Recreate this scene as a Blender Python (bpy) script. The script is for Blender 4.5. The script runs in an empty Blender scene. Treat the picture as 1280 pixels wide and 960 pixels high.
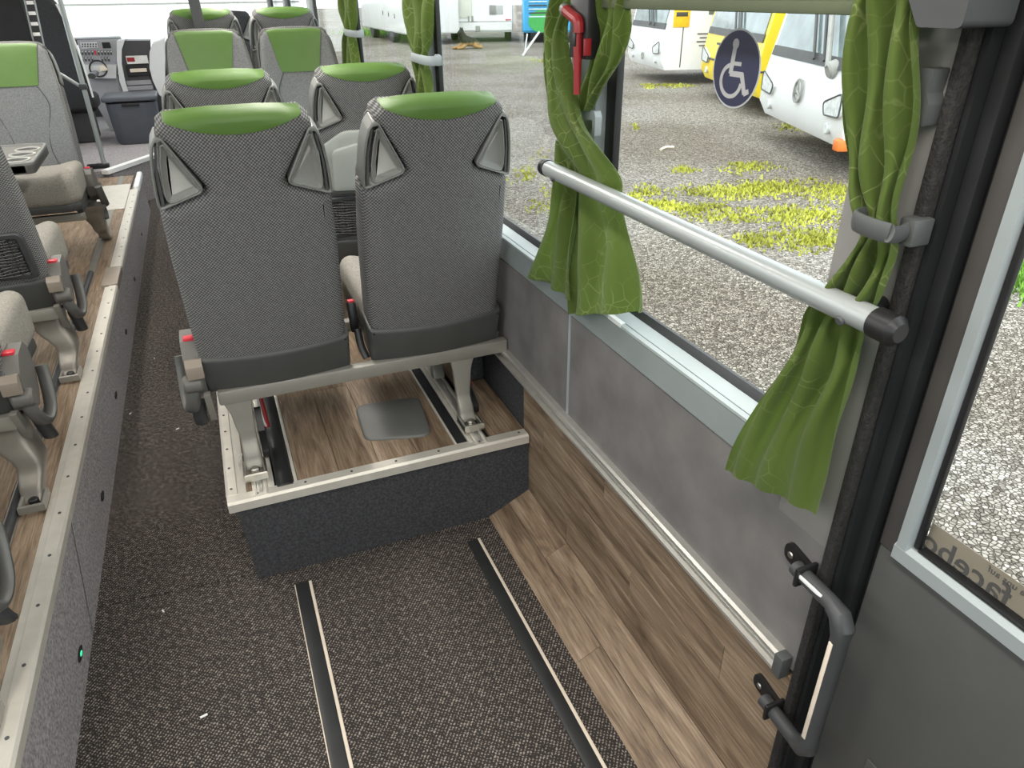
import bpy, bmesh, math, random
from mathutils import Vector, Matrix
random.seed(7)
SC = bpy.context.scene
COL = SC.collection
PI = math.pi

# ------------------------------------------------------------------ camera
F_PX = 890.0
CAM_H = 1.6
vy = Vector((225-640, -5-480, F_PX)).normalized()
vx = Vector((3156-640, -40-480, F_PX)); vx = (vx - vy*vx.dot(vy)).normalized()
vz = vx.cross(vy)
ROWS = Matrix((vx, vy, vz))                       # image-axes vector -> bus axes
cam_d = bpy.data.cameras.new('camera')
cam_d.sensor_fit = 'HORIZONTAL'; cam_d.sensor_width = 36.0
cam_d.lens = 36.0*F_PX/1280.0
cam_d.clip_start = 0.02; cam_d.clip_end = 300
cam = bpy.data.objects.new('camera', cam_d); COL.objects.link(cam)
cr = ROWS @ Vector((1, 0, 0)); cu = ROWS @ Vector((0, -1, 0)); cb = ROWS @ Vector((0, 0, -1))
m3 = Matrix((cr, cu, cb)).transposed()
cam.matrix_world = Matrix.Translation((0, 0, CAM_H)) @ m3.to_4x4()
SC.camera = cam

# ------------------------------------------------------------------ sky, sun, exposure
W_ = bpy.data.worlds.new('overcast_sky'); SC.world = W_; W_.use_nodes = True
nt = W_.node_tree; nt.nodes.clear()
out = nt.nodes.new('ShaderNodeOutputWorld'); bg = nt.nodes.new('ShaderNodeBackground')
tc = nt.nodes.new('ShaderNodeTexCoord'); nz = nt.nodes.new('ShaderNodeTexNoise'); rp = nt.nodes.new('ShaderNodeValToRGB')
nz.inputs['Scale'].default_value = 2.2; nz.inputs['Detail'].default_value = 5
rp.color_ramp.elements[0].position = .3; rp.color_ramp.elements[0].color = (.86, .92, 1.0, 1)
rp.color_ramp.elements[1].position = .7; rp.color_ramp.elements[1].color = (1.0, 1.0, 1.0, 1)
nt.links.new(tc.outputs['Generated'], nz.inputs['Vector']); nt.links.new(nz.outputs['Fac'], rp.inputs['Fac'])
nt.links.new(rp.outputs['Color'], bg.inputs['Color']); nt.links.new(bg.outputs['Background'], out.inputs['Surface'])
bg.inputs['Strength'].default_value = 3.1
sun_d = bpy.data.lights.new('sun', 'SUN'); sun_d.energy = 1.7; sun_d.angle = math.radians(28); sun_d.color = (1, .97, .92)
sun = bpy.data.objects.new('sun', sun_d); COL.objects.link(sun)
sun.rotation_euler = (math.radians(38), math.radians(-24), 0)
SC.view_settings.view_transform = 'Standard'; SC.view_settings.look = 'None'
SC.view_settings.exposure = 0.08; SC.view_settings.gamma = 1.0
SC.view_settings.use_curve_mapping = False
FILL_W = 21.0                                       # watts of each added ceiling fill strip

# ------------------------------------------------------------------ rays (photo pixel -> place in the bus)
def ray(px, py): return ROWS @ Vector((px-640, py-480, F_PX))
def onx(px, py, x): d = ray(px, py); return Vector((0, 0, CAM_H)) + d*(x/d.x)
def ony(px, py, y): d = ray(px, py); return Vector((0, 0, CAM_H)) + d*(y/d.y)
def onz(px, py, z): d = ray(px, py); return Vector((0, 0, CAM_H)) + d*((z-CAM_H)/d.z)

# ------------------------------------------------------------------ materials
M = {}
def mat(name, col, rough=.6, metal=0.0, var=.12, vscale=12.0, bump=0.0, bscale=200.0, spec=.5, sheen=0.0, stretch=None, coat=0.0):
    if name in M: return M[name]
    m = bpy.data.materials.new(name); m.use_nodes = True
    t = m.node_tree; b = t.nodes['Principled BSDF']
    b.inputs['Roughness'].default_value = rough; b.inputs['Metallic'].default_value = metal
    b.inputs['Specular IOR Level'].default_value = spec
    if sheen: b.inputs['Sheen Weight'].default_value = sheen
    if coat: b.inputs['Coat Weight'].default_value = coat
    c = t.nodes.new('ShaderNodeTexCoord'); n = t.nodes.new('ShaderNodeTexNoise'); r = t.nodes.new('ShaderNodeValToRGB')
    mp = t.nodes.new('ShaderNodeMapping')
    if stretch: mp.inputs['Scale'].default_value = stretch
    t.links.new(c.outputs['Object'], mp.inputs['Vector'])
    n.inputs['Scale'].default_value = vscale; n.inputs['Detail'].default_value = 4
    lo = [max(0, x*(1-var)) for x in col]; hi = [min(1, x*(1+var)) for x in col]
    r.color_ramp.elements[0].position = .3; r.color_ramp.elements[1].position = .7
    r.color_ramp.elements[0].color = (*lo, 1); r.color_ramp.elements[1].color = (*hi, 1)
    t.links.new(mp.outputs['Vector'], n.inputs['Vector']); t.links.new(n.outputs['Fac'], r.inputs['Fac']); t.links.new(r.outputs['Color'], b.inputs['Base Color'])
    if bump:
        n2 = t.nodes.new('ShaderNodeTexNoise'); n2.inputs['Scale'].default_value = bscale; n2.inputs['Detail'].default_value = 3
        bp = t.nodes.new('ShaderNodeBump'); bp.inputs['Strength'].default_value = bump; bp.inputs['Distance'].default_value = .004
        t.links.new(mp.outputs['Vector'], n2.inputs['Vector']); t.links.new(n2.outputs['Fac'], bp.inputs['Height']); t.links.new(bp.outputs['Normal'], b.inputs['Normal'])
    M[name] = m; return m

def math_node(t, op, a, b=None, c=None):
    n = t.nodes.new('ShaderNodeMath'); n.operation = op
    for i, v in enumerate((a, b, c)):
        if v is None: continue
        if isinstance(v, (int, float)): n.inputs[i].default_value = v
        else: t.links.new(v, n.inputs[i])
    return n.outputs[0]

def weave(name, dark, light, pitch, axes='xy', rot=45, amount=.5, rough=.9, fleck=.35, bump=.5, jitter=.35):
    """woven cloth: little diamonds of a light yarn on a dark one"""
    m = bpy.data.materials.new(name); m.use_nodes = True; t = m.node_tree; b = t.nodes['Principled BSDF']
    b.inputs['Roughness'].default_value = rough; b.inputs['Specular IOR Level'].default_value = .25
    c = t.nodes.new('ShaderNodeTexCoord'); s = t.nodes.new('ShaderNodeSeparateXYZ'); t.links.new(c.outputs['Object'], s.inputs[0])
    o = {'x': s.outputs[0], 'y': s.outputs[1], 'z': s.outputs[2]}
    nz = t.nodes.new('ShaderNodeTexNoise'); nz.inputs['Scale'].default_value = 1.2/pitch; nz.inputs['Detail'].default_value = 2
    t.links.new(c.outputs['Object'], nz.inputs['Vector'])
    j = math_node(t, 'MULTIPLY', math_node(t, 'SUBTRACT', nz.outputs['Fac'], .5), pitch*jitter*3)
    ca, sa = math.cos(math.radians(rot)), math.sin(math.radians(rot))
    u = math_node(t, 'ADD', math_node(t, 'ADD', math_node(t, 'MULTIPLY', o[axes[0]], ca), math_node(t, 'MULTIPLY', o[axes[1]], sa)), j)
    v = math_node(t, 'ADD', math_node(t, 'SUBTRACT', math_node(t, 'MULTIPLY', o[axes[1]], ca), math_node(t, 'MULTIPLY', o[axes[0]], sa)), j)
    k = 2*PI/pitch
    w = math_node(t, 'MULTIPLY', math_node(t, 'SINE', math_node(t, 'MULTIPLY', u, k)), math_node(t, 'SINE', math_node(t, 'MULTIPLY', v, k)))
    w = math_node(t, 'ADD', math_node(t, 'MULTIPLY', w, .5), .5)
    n2 = t.nodes.new('ShaderNodeTexNoise'); n2.inputs['Scale'].default_value = .8/pitch; n2.inputs['Detail'].default_value = 3
    t.links.new(c.outputs['Object'], n2.inputs['Vector'])
    fl = math_node(t, 'ADD', w, math_node(t, 'MULTIPLY', math_node(t, 'SUBTRACT', n2.outputs['Fac'], .5), fleck*4))
    r = t.nodes.new('ShaderNodeValToRGB'); r.color_ramp.elements[0].position = amount; r.color_ramp.elements[1].position = min(1, amount+.42)
    r.color_ramp.elements[0].color = (*dark, 1); r.color_ramp.elements[1].color = (*light, 1)
    t.links.new(fl, r.inputs['Fac']); t.links.new(r.outputs['Color'], b.inputs['Base Color'])
    bp = t.nodes.new('ShaderNodeBump'); bp.inputs['Strength'].default_value = bump; bp.inputs['Distance'].default_value = pitch*.3
    t.links.new(w, bp.inputs['Height']); t.links.new(bp.outputs['Normal'], b.inputs['Normal'])
    M[name] = m; return m

def wood(name, tones, rough=.5):
    m = bpy.data.materials.new(name); m.use_nodes = True; t = m.node_tree; b = t.nodes['Principled BSDF']
    b.inputs['Roughness'].default_value = rough; b.inputs['Specular IOR Level'].default_value = .35
    c = t.nodes.new('ShaderNodeTexCoord'); oi = t.nodes.new('ShaderNodeObjectInfo'); mp = t.nodes.new('ShaderNodeMapping')
    cx = t.nodes.new('ShaderNodeCombineXYZ')
    for i in range(3): t.links.new(math_node(t, 'MULTIPLY', oi.outputs['Random'], 7.0+3*i), cx.inputs[i])
    t.links.new(c.outputs['Object'], mp.inputs['Vector']); t.links.new(cx.outputs[0], mp.inputs['Location'])
    mp.inputs['Scale'].default_value = (9, 1.1, 9)
    n = t.nodes.new('ShaderNodeTexNoise'); n.inputs['Scale'].default_value = 2.6; n.inputs['Detail'].default_value = 8; n.inputs['Roughness'].default_value = .68; n.inputs['Distortion'].default_value = 1.1
    t.links.new(mp.outputs[0], n.inputs['Vector'])
    r = t.nodes.new('ShaderNodeValToRGB'); e = r.color_ramp.elements
    e[0].position = .28; e[0].color = (*tones[0], 1); e[1].position = .74; e[1].color = (*tones[2], 1)
    q = e.new(.5); q.color = (*tones[1], 1)
    t.links.new(n.outputs['Fac'], r.inputs['Fac'])
    mp2 = t.nodes.new('ShaderNodeMapping'); mp2.inputs['Scale'].default_value = (60, 2.5, 60)
    t.links.new(c.outputs['Object'], mp2.inputs['Vector']); t.links.new(cx.outputs[0], mp2.inputs['Location'])
    n2 = t.nodes.new('ShaderNodeTexNoise'); n2.inputs['Scale'].default_value = 3; n2.inputs['Detail'].default_value = 5
    t.links.new(mp2.outputs[0], n2.inputs['Vector'])
    mx = t.nodes.new('ShaderNodeMix'); mx.data_type = 'RGBA'; mx.blend_type = 'MULTIPLY'; mx.inputs['Factor'].default_value = .75
    r2 = t.nodes.new('ShaderNodeValToRGB'); r2.color_ramp.elements[0].position = .35; r2.color_ramp.elements[0].color = (.5, .47, .45, 1); r2.color_ramp.elements[1].position = .6; r2.color_ramp.elements[1].color = (1, 1, 1, 1)
    t.links.new(n2.outputs['Fac'], r2.inputs['Fac']); t.links.new(r.outputs['Color'], mx.inputs['A']); t.links.new(r2.outputs['Color'], mx.inputs['B'])
    t.links.new(mx.outputs['Result'], b.inputs['Base Color'])
    bp = t.nodes.new('ShaderNodeBump'); bp.inputs['Strength'].default_value = .15; bp.inputs['Distance'].default_value = .002
    t.links.new(n2.outputs['Fac'], bp.inputs['Height']); t.links.new(bp.outputs['Normal'], b.inputs['Normal'])
    M[name] = m; return m

def glass(name, tint=(1, 1, 1), refl=.06, rough=.0):
    m = bpy.data.materials.new(name); m.use_nodes = True; t = m.node_tree; t.nodes.clear()
    o = t.nodes.new('ShaderNodeOutputMaterial'); tr = t.nodes.new('ShaderNodeBsdfTransparent'); gl = t.nodes.new('ShaderNodeBsdfGlossy'); mx = t.nodes.new('ShaderNodeMixShader')
    tr.inputs['Color'].default_value = (*tint, 1); gl.inputs['Roughness'].default_value = rough
    lw = t.nodes.new('ShaderNodeLayerWeight'); lw.inputs['Blend'].default_value = .12
    fac = math_node(t, 'ADD', math_node(t, 'MULTIPLY', lw.outputs['Fresnel'], .35), refl*.3)
    t.links.new(fac, mx.inputs['Fac']); t.links.new(tr.outputs[0], mx.inputs[1]); t.links.new(gl.outputs[0], mx.inputs[2]); t.links.new(mx.outputs[0], o.inputs['Surface'])
    M[name] = m; return m

def emit(name, col, strength):
    m = bpy.data.materials.new(name); m.use_nodes = True; t = m.node_tree; b = t.nodes['Principled BSDF']
    b.inputs['Base Color'].default_value = (*col, 1); b.inputs['Emission Color'].default_value = (*col, 1); b.inputs['Emission Strength'].default_value = strength
    M[name] = m; return m

weave('floor_carpet', (.034, .029, .026), (.31, .27, .24), .0115, 'xy', 8, .58, fleck=.30, bump=.7)
weave('back_fabric', (.062, .063, .065), (.23, .23, .223), .0088, 'xz', 0, .36, fleck=.08, bump=.4, jitter=.05)
mat('front_fabric', (.17, .175, .175), .95, var=.25, vscale=170, bump=.3, bscale=700, spec=.2)
mat('cushion_fabric', (.27, .255, .225), .95, var=.25, vscale=170, bump=.3, bscale=700, spec=.2)
mat('side_fabric', (.11, .095, .08), .95, var=.3, vscale=200, bump=.3, bscale=700, spec=.2)
mat('black_fabric', (.035, .036, .04), .9, var=.2, vscale=80)
mat('green_leather', (.075, .150, .028), .5, var=.06, vscale=9, bump=.08, bscale=240, spec=.4)
mat('lower_vinyl', (.052, .054, .052), .48, var=.08, bump=.06, bscale=60)
mat('handle_dish', (.40, .405, .385), .4, var=.05)
mat('handle_grey', (.17, .175, .165), .42, var=.05)
mat('handle_dark', (.075, .08, .08), .45, var=.05)
mat('tray_grey', (.33, .35, .33), .45, var=.03)
mat('black_plastic', (.012, .012, .013), .38, var=.1)
mat('dark_plastic', (.045, .047, .05), .5, var=.08)
mat('mid_plastic', (.13, .125, .115), .5, var=.06)
mat('lever_grey', (.10, .10, .095), .45, var=.06)
mat('box_tan', (.26, .22, .18), .45, var=.06)
mat('frame_paint', (.26, .25, .22), .42, var=.05, metal=.25)
mat('leg_cast', (.24, .22, .19), .4, var=.12, metal=.35)
mat('aluminium', (.66, .65, .61), .36, metal=.75, var=.06, vscale=30)
mat('edge_alu', (.70, .67, .60), .45, metal=.45, var=.06, vscale=20)
mat('bolt_steel', (.55, .54, .5), .3, metal=1.0)
mat('rubber', (.018, .019, .02), .42, var=.2)
mat('riser_carpet', (.31, .29, .295), .98, var=.4, vscale=120, bump=.6, bscale=420, spec=.1)
mat('box_carpet', (.060, .061, .066), .98, var=.35, vscale=130, bump=.6, bscale=420, spec=.1)
mat('wall_felt', (.155, .148, .145), .9, var=.16, vscale=9, bump=.15, bscale=300, spec=.2)
mat('sill_grey', (.22, .25, .25), .45, var=.04)
mat('sill_lip', (.42, .465, .465), .35, var=.03, metal=.2)
mat('post_grey', (.30, .335, .35), .45, var=.04)
mat('pillar_grey', (.21, .205, .195), .6, var=.05)
mat('seal_black', (.008, .008, .009), .45, var=.2)
mat('gasket_rough', (.016, .015, .014), .85, var=.5, vscale=150, bump=1, bscale=260)
mat('door_dark', (.014, .015, .016), .7, var=.1, spec=.2)
mat('door_frame', (.060, .055, .052), .5, var=.06)
mat('door_panel', (.070, .071, .068), .55, var=.05)
mat('door_strip', (.36, .40, .41), .38, metal=.3, var=.03)
mat('curtain', (.165, .275, .045), .8, var=.18, vscale=16, bump=.25, bscale=90, spec=.25, sheen=.3)
mat('blind', (.085, .105, .06), .8, var=.05)
mat('clip_grey', (.075, .08, .08), .45, var=.05)
mat('clip_light', (.24, .27, .28), .45, var=.05)
mat('rail_silver', (.36, .39, .39), .34, metal=.35, var=.03)
mat('red_plastic', (.26, .012, .016), .4, var=.1)
mat('red_button', (.62, .03, .05), .4, var=.05)
mat('white_plastic', (.78, .79, .78), .45, var=.03)
mat('cream_tape', (.72, .63, .52), .6, var=.06)
mat('hatch_grey', (.125, .127, .12), .5, var=.06)
wood('wood_vinyl', ((.095, .064, .042), (.27, .195, .132), (.44, .345, .25)))
glass('window_glass', (.95, .98, .97), .05)
mat('curtain_vein', (.36, .47, .15), .6, var=.1)

# ------------------------------------------------------------------ curtain cloth with its embroidered crackle lines
def crackle_cloth(name, base, line, scale):
    m = bpy.data.materials.new(name); m.use_nodes = True; t = m.node_tree; b = t.nodes['Principled BSDF']
    b.inputs['Roughness'].default_value = .62; b.inputs['Specular IOR Level'].default_value = .3; b.inputs['Sheen Weight'].default_value = .25
    c = t.nodes.new('ShaderNodeTexCoord'); v = t.nodes.new('ShaderNodeTexVoronoi'); v.feature = 'DISTANCE_TO_EDGE'; v.inputs['Scale'].default_value = scale
    nd = t.nodes.new('ShaderNodeTexNoise'); nd.inputs['Scale'].default_value = 9
    ad = t.nodes.new('ShaderNodeVectorMath'); ad.operation = 'MULTIPLY_ADD'; ad.inputs[1].default_value = (.05, .05, .05)
    t.links.new(c.outputs['Object'], nd.inputs['Vector']); t.links.new(nd.outputs['Color'], ad.inputs[0]); t.links.new(c.outputs['Object'], ad.inputs[2]); t.links.new(ad.outputs[0], v.inputs['Vector'])
    r = t.nodes.new('ShaderNodeValToRGB'); r.color_ramp.elements[0].position = .008; r.color_ramp.elements[1].position = .03
    r.color_ramp.elements[0].color = (1, 1, 1, 1); r.color_ramp.elements[1].color = (0, 0, 0, 1)
    n = t.nodes.new('ShaderNodeTexNoise'); n.inputs['Scale'].default_value = 7
    t.links.new(c.outputs['Object'], n.inputs['Vector'])
    msk = t.nodes.new('ShaderNodeValToRGB'); msk.color_ramp.elements[0].position = .40; msk.color_ramp.elements[1].position = .62
    t.links.new(n.outputs['Fac'], msk.inputs['Fac'])
    f = math_node(t, 'MULTIPLY', math_node(t, 'MULTIPLY', r.outputs['Color'], msk.outputs['Color']), .85)
    t.links.new(v.outputs['Distance'], r.inputs['Fac'])
    mx = t.nodes.new('ShaderNodeMix'); mx.data_type = 'RGBA'; mx.inputs['A'].default_value = (*base, 1); mx.inputs['B'].default_value = (*line, 1)
    t.links.new(f, mx.inputs['Factor']); t.links.new(mx.outputs['Result'], b.inputs['Base Color'])
    tl = t.nodes.new('ShaderNodeBsdfTranslucent'); t.links.new(mx.outputs['Result'], tl.inputs['Color'])
    ms = t.nodes.new('ShaderNodeMixShader'); ms.inputs['Fac'].default_value = .22
    t.links.new(b.outputs[0], ms.inputs[1]); t.links.new(tl.outputs[0], ms.inputs[2]); t.links.new(ms.outputs[0], t.nodes['Material Output'].inputs['Surface'])
    n3 = t.nodes.new('ShaderNodeTexNoise'); n3.inputs['Scale'].default_value = 60
    bp = t.nodes.new('ShaderNodeBump'); bp.inputs['Strength'].default_value = .2; bp.inputs['Distance'].default_value = .004
    t.links.new(c.outputs['Object'], n3.inputs['Vector']); t.links.new(n3.outputs['Fac'], bp.inputs['Height']); t.links.new(bp.outputs['Normal'], b.inputs['Normal'])
    M[name] = m
crackle_cloth('curtain', (.150, .222, .044), (.38, .45, .18), 26)

# ------------------------------------------------------------------ geometry helpers
def obj(name, bm, material, parent=None, smooth=True, angle=35):
    bmesh.ops.recalc_face_normals(bm, faces=bm.faces)
    me = bpy.data.meshes.new(name); bm.to_mesh(me); bm.free()
    me.materials.append(M[material])
    if smooth:
        me.shade_smooth(); me.set_sharp_from_angle(angle=math.radians(angle))
    o = bpy.data.objects.new(name, me); COL.objects.link(o)
    if parent: o.parent = parent
    return o
def tag(o, label, cat, group=None):
    o['label'] = label; o['category'] = cat
    if group: o['group'] = group
    return o
def thing(name, label, cat, loc=(0, 0, 0), rz=0, group=None):
    o = bpy.data.objects.new(name, None); o.empty_display_size = .05; COL.objects.link(o)
    o.location = loc; o.rotation_euler = (0, 0, rz)
    return tag(o, label, cat, group)
def struct(name, bm=None, material=None, parent=None, smooth=True):
    if bm is None:
        o = bpy.data.objects.new(name, None); COL.objects.link(o)
    else: o = obj(name, bm, material, parent, smooth)
    if parent is None: o['kind'] = 'structure'
    return o
def nb(): return bmesh.new()
def box(bm, lo, hi, r=0.0, seg=2, mtx=None):
    b2 = bmesh.new() if (r or mtx) else bm
    x0, y0, z0 = lo; x1, y1, z1 = hi
    vs = [b2.verts.new(p) for p in ((x0,y0,z0),(x1,y0,z0),(x1,y1,z0),(x0,y1,z0),(x0,y0,z1),(x1,y0,z1),(x1,y1,z1),(x0,y1,z1))]
    for f in ((3,2,1,0),(4,5,6,7),(0,1,5,4),(1,2,6,5),(2,3,7,6),(3,0,4,7)): b2.faces.new([vs[i] for i in f])
    if r: bmesh.ops.bevel(b2, geom=list(b2.edges), offset=r, segments=seg, affect='EDGES', profile=.5)
    if mtx: bmesh.ops.transform(b2, matrix=mtx, verts=b2.verts)
    if b2 is not bm: merge(bm, b2)
    return bm
def merge(bm, b2):
    mp = {v: bm.verts.new(v.co) for v in b2.verts}
    for f in b2.faces:
        try: bm.faces.new([mp[v] for v in f.verts])
        except ValueError: pass
    b2.free()
def B(lo, hi, r=0.0, seg=2, mtx=None): return box(nb(), lo, hi, r, seg, mtx)
def prism(bm, pts, f, d0, d1, r=0.0, seg=2):
    """outline pts (a,b) extruded from d0 to d1; f(a,b,d) -> xyz"""
    b2 = bmesh.new()
    lo = [b2.verts.new((a, b, d0)) for a, b in pts]; hi = [b2.verts.new((a, b, d1)) for a, b in pts]
    n = len(pts); b2.faces.new(lo[::-1]); b2.faces.new(hi)
    for i in range(n): b2.faces.new((lo[i], lo[(i+1) % n], hi[(i+1) % n], hi[i]))
    if r:
        ed = [e for e in b2.edges if len(e.link_faces) == 2 and e.calc_face_angle(0) > .6]
        bmesh.ops.bevel(b2, geom=ed, offset=r, segments=seg, affect='EDGES', profile=.5, clamp_overlap=True)
    for v in b2.verts: v.co = Vector(f(*v.co))
    merge(bm, b2); return bm
def tube(bm, pts, r, seg=12, caps=True, scale=(1, 1)):
    pts = [Vector(p) for p in pts]; n = len(pts); rings = []
    rs = r if isinstance(r, (list, tuple)) else [r]*n
    prev = None
    for i, p in enumerate(pts):
        t = (pts[min(i+1, n-1)] - pts[max(i-1, 0)]).normalized()
        if prev is None:
            a = Vector((0, 0, 1)) if abs(t.z) < .9 else Vector((1, 0, 0))
            u = t.cross(a).normalized()
        else: u = (prev - t*prev.dot(t)).normalized()
        prev = u; w = t.cross(u)
        rings.append([bm.verts.new(p + u*math.cos(2*PI*k/seg)*rs[i]*scale[0] + w*math.sin(2*PI*k/seg)*rs[i]*scale[1]) for k in range(seg)])
    for a, b in zip(rings, rings[1:]):
        for k in range(seg): bm.faces.new((a[k], a[(k+1) % seg], b[(k+1) % seg], b[k]))
    if caps: bm.faces.new(rings[0][::-1]); bm.faces.new(rings[-1])
    return bm
def curve(pts, n=8):
    """Catmull-Rom through the points"""
    P = [Vector(p) for p in pts]; o = []
    for i in range(len(P)-1):
        p0, p1, p2, p3 = P[max(i-1, 0)], P[i], P[i+1], P[min(i+2, len(P)-1)]
        for k in range(n):
            t = k/n; o.append(.5*((2*p1) + (p2-p0)*t + (2*p0-5*p1+4*p2-p3)*t*t + (3*p1-p0-3*p2+p3)*t**3))
    o.append(P[-1]); return o
def lathe(bm, prof, mtx, seg=24, caps=True):
    rings = []
    for r, z in prof: rings.append([bm.verts.new(mtx @ Vector((r*math.cos(2*PI*k/seg), r*math.sin(2*PI*k/seg), z))) for k in range(seg)])
    for a, b in zip(rings, rings[1:]):
        for k in range(seg): bm.faces.new((a[k], a[(k+1) % seg], b[(k+1) % seg], b[k]))
    if caps: bm.faces.new(rings[0][::-1]); bm.faces.new(rings[-1])
    else:
        for k in range(seg): bm.faces.new((rings[-1][k], rings[-1][(k+1) % seg], rings[0][(k+1) % seg], rings[0][k]))
    return bm
def axis_m(p, d):
    return Matrix.Translation(Vector(p)) @ Vector((0, 0, 1)).rotation_difference(Vector(d)).to_matrix().to_4x4()
def cyl(bm, p0, p1, r, seg=16, bev=0.0):
    p0, p1 = Vector(p0), Vector(p1); L = (p1-p0).length
    prof = [(r-bev, 0), (r, bev), (r, L-bev), (r-bev, L)] if bev else [(r, 0), (r, L)]
    return lathe(bm, prof, axis_m(p0, p1-p0), seg)
def roundpoly(pts, rad, seg=5):
    n = len(pts); o = []
    rad = rad if isinstance(rad, (list, tuple)) else [rad]*n
    for i in range(n):
        p = Vector(pts[i]); a = Vector(pts[i-1])-p; b = Vector(pts[(i+1) % n])-p
        la, lb = a.length, b.length; a.normalize(); b.normalize()
        ang = a.angle(b); r = rad[i]
        if r <= 0 or abs(PI-ang) < .02: o.append((p.x, p.y)); continue
        d = min(r/math.tan(ang/2), la*.49, lb*.49)
        for k in range(seg+1):
            t = k/seg; q = (p+a*d)*(1-t)**2 + p*2*t*(1-t) + (p+b*d)*t*t
            o.append((q.x, q.y))
    return o
def offset(pts, d):
    """inset an outline (counter-clockwise) by d"""
    n = len(pts); o = []
    for i in range(n):
        p = Vector(pts[i]); a = (p-Vector(pts[i-1])); b = (Vector(pts[(i+1) % n])-p)
        if a.length < 1e-7: a = b
        if b.length < 1e-7: b = a
        na = Vector((-a.y, a.x)).normalized(); nbv = Vector((-b.y, b.x)).normalized()
        m = na+nbv
        if m.length < 1e-6: m = na
        m.normalize(); k = max(.45, m.dot(na)); o.append((p.x+m.x*d/k, p.y+m.y*d/k))
    return o
def ccw(pts):
    s = sum(pts[i][0]*pts[(i+1) % len(pts)][1]-pts[(i+1) % len(pts)][0]*pts[i][1] for i in range(len(pts)))
    return pts if s > 0 else pts[::-1]
def puff(pts, d0, d1, r, seg=4, grid=None, wt=None):
    """outline puffed into a cushion with rounded edges, between depths d0 and d1; returns a bmesh in (a,b,d)"""
    bm = bmesh.new(); pts = ccw(pts); rings = []
    lay = []
    for k in range(seg+1): t = k/seg*PI/2; lay.append((r*(1-math.sin(t)), d0+r*(1-math.cos(t))))
    for k in range(seg+1): t = k/seg*PI/2; lay.append((r*(1-math.cos(t)), d1-r*(1-math.sin(t))))
    for ins, d in lay:
        q = offset(pts, ins)
        if wt: q = [(p0[0]+(p1[0]-p0[0])*wt(*p0), p0[1]+(p1[1]-p0[1])*wt(*p0)) for p0, p1 in zip(pts, q)]
        rings.append([bm.verts.new((a, b, d)) for a, b in q])
    n = len(pts)
    for A, Bq in zip(rings, rings[1:]):
        for k in range(n): bm.faces.new((A[k], A[(k+1) % n], Bq[(k+1) % n], Bq[k]))
    bm.faces.new(rings[0][::-1]); bm.faces.new(rings[-1])
    if grid:
        for ax, vals in grid:
            no = Vector((1, 0, 0)) if ax == 0 else Vector((0, 1, 0))
            for v in vals: bmesh.ops.bisect_plane(bm, geom=list(bm.verts)+list(bm.edges)+list(bm.faces), plane_co=no*v, plane_no=no)
    return bm
def half(bm, co, no):
    """keep the side of the plane the normal points away from"""
    bmesh.ops.bisect_plane(bm, geom=list(bm.verts)+list(bm.edges)+list(bm.faces), plane_co=co, plane_no=no, clear_outer=True)
def remap(bm, f):
    for v in bm.verts: v.co = Vector(f(*v.co))
    return bm
def ring_prism(bm, outer, inner, f, d0, d1, lip=.003):
    """a frame: outer and inner outline with the same number of points"""
    n = len(outer); o2 = offset(outer, lip); i2 = offset(inner, -lip)
    loops = [(outer, d0), (outer, d1-lip), (o2, d1), (i2, d1), (inner, d1-lip), (inner, d0)]
    R = [[bm.verts.new(f(a, b, d)) for a, b in lp] for lp, d in loops]
    for A, Bq in zip(R, R[1:]+R[:1]):
        for k in range(n): bm.faces.new((A[k], A[(k+1) % n], Bq[(k+1) % n], Bq[k]))
    return bm
def sheet(bm, grid, thick=0.0):
    V = [[bm.verts.new(p) for p in row] for row in grid]
    for a, b in zip(V, V[1:]):
        for k in range(len(a)-1): bm.faces.new((a[k], a[k+1], b[k+1], b[k]))
    if thick: bmesh.ops.solidify(bm, geom=list(bm.faces), thickness=thick)
    return bm
def copy_tree(o, parent=None):
    c = o.copy(); COL.objects.link(c); c.parent = parent
    for ch in list(o.children): copy_tree(ch, c)
    return c
def text_mesh(name, body, size, material, parent, mtx, depth=.0006, bold=False):
    cu = bpy.data.curves.new(name, 'FONT'); cu.body = body; cu.size = size; cu.extrude = depth/2; cu.resolution_u = 3
    if bold: cu.offset = size*.012
    to = bpy.data.objects.new(name+'_tmp', cu); COL.objects.link(to)
    dg = bpy.context.evaluated_depsgraph_get(); me = bpy.data.meshes.new_from_object(to.evaluated_get(dg))
    bpy.data.objects.remove(to); bpy.data.curves.remove(cu)
    me.transform(mtx); me.materials.clear(); me.materials.append(M[material]); me.name = name
    o = bpy.data.objects.new(name, me); COL.objects.link(o)
    if parent: o.parent = parent
    return o
def xyz(axes):
    """(a,b,d) -> xyz with a,b,d put on the named axes, e.g. 'yzx'"""
    idx = ['xyz'.index(c) for c in axes]
    def f(a, b, d):
        p = [0, 0, 0]; p[idx[0]] = a; p[idx[1]] = b; p[idx[2]] = d; return p
    return f
YZX = xyz('yzx'); XZY = xyz('xzy'); XYZ = xyz('xyz')

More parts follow.
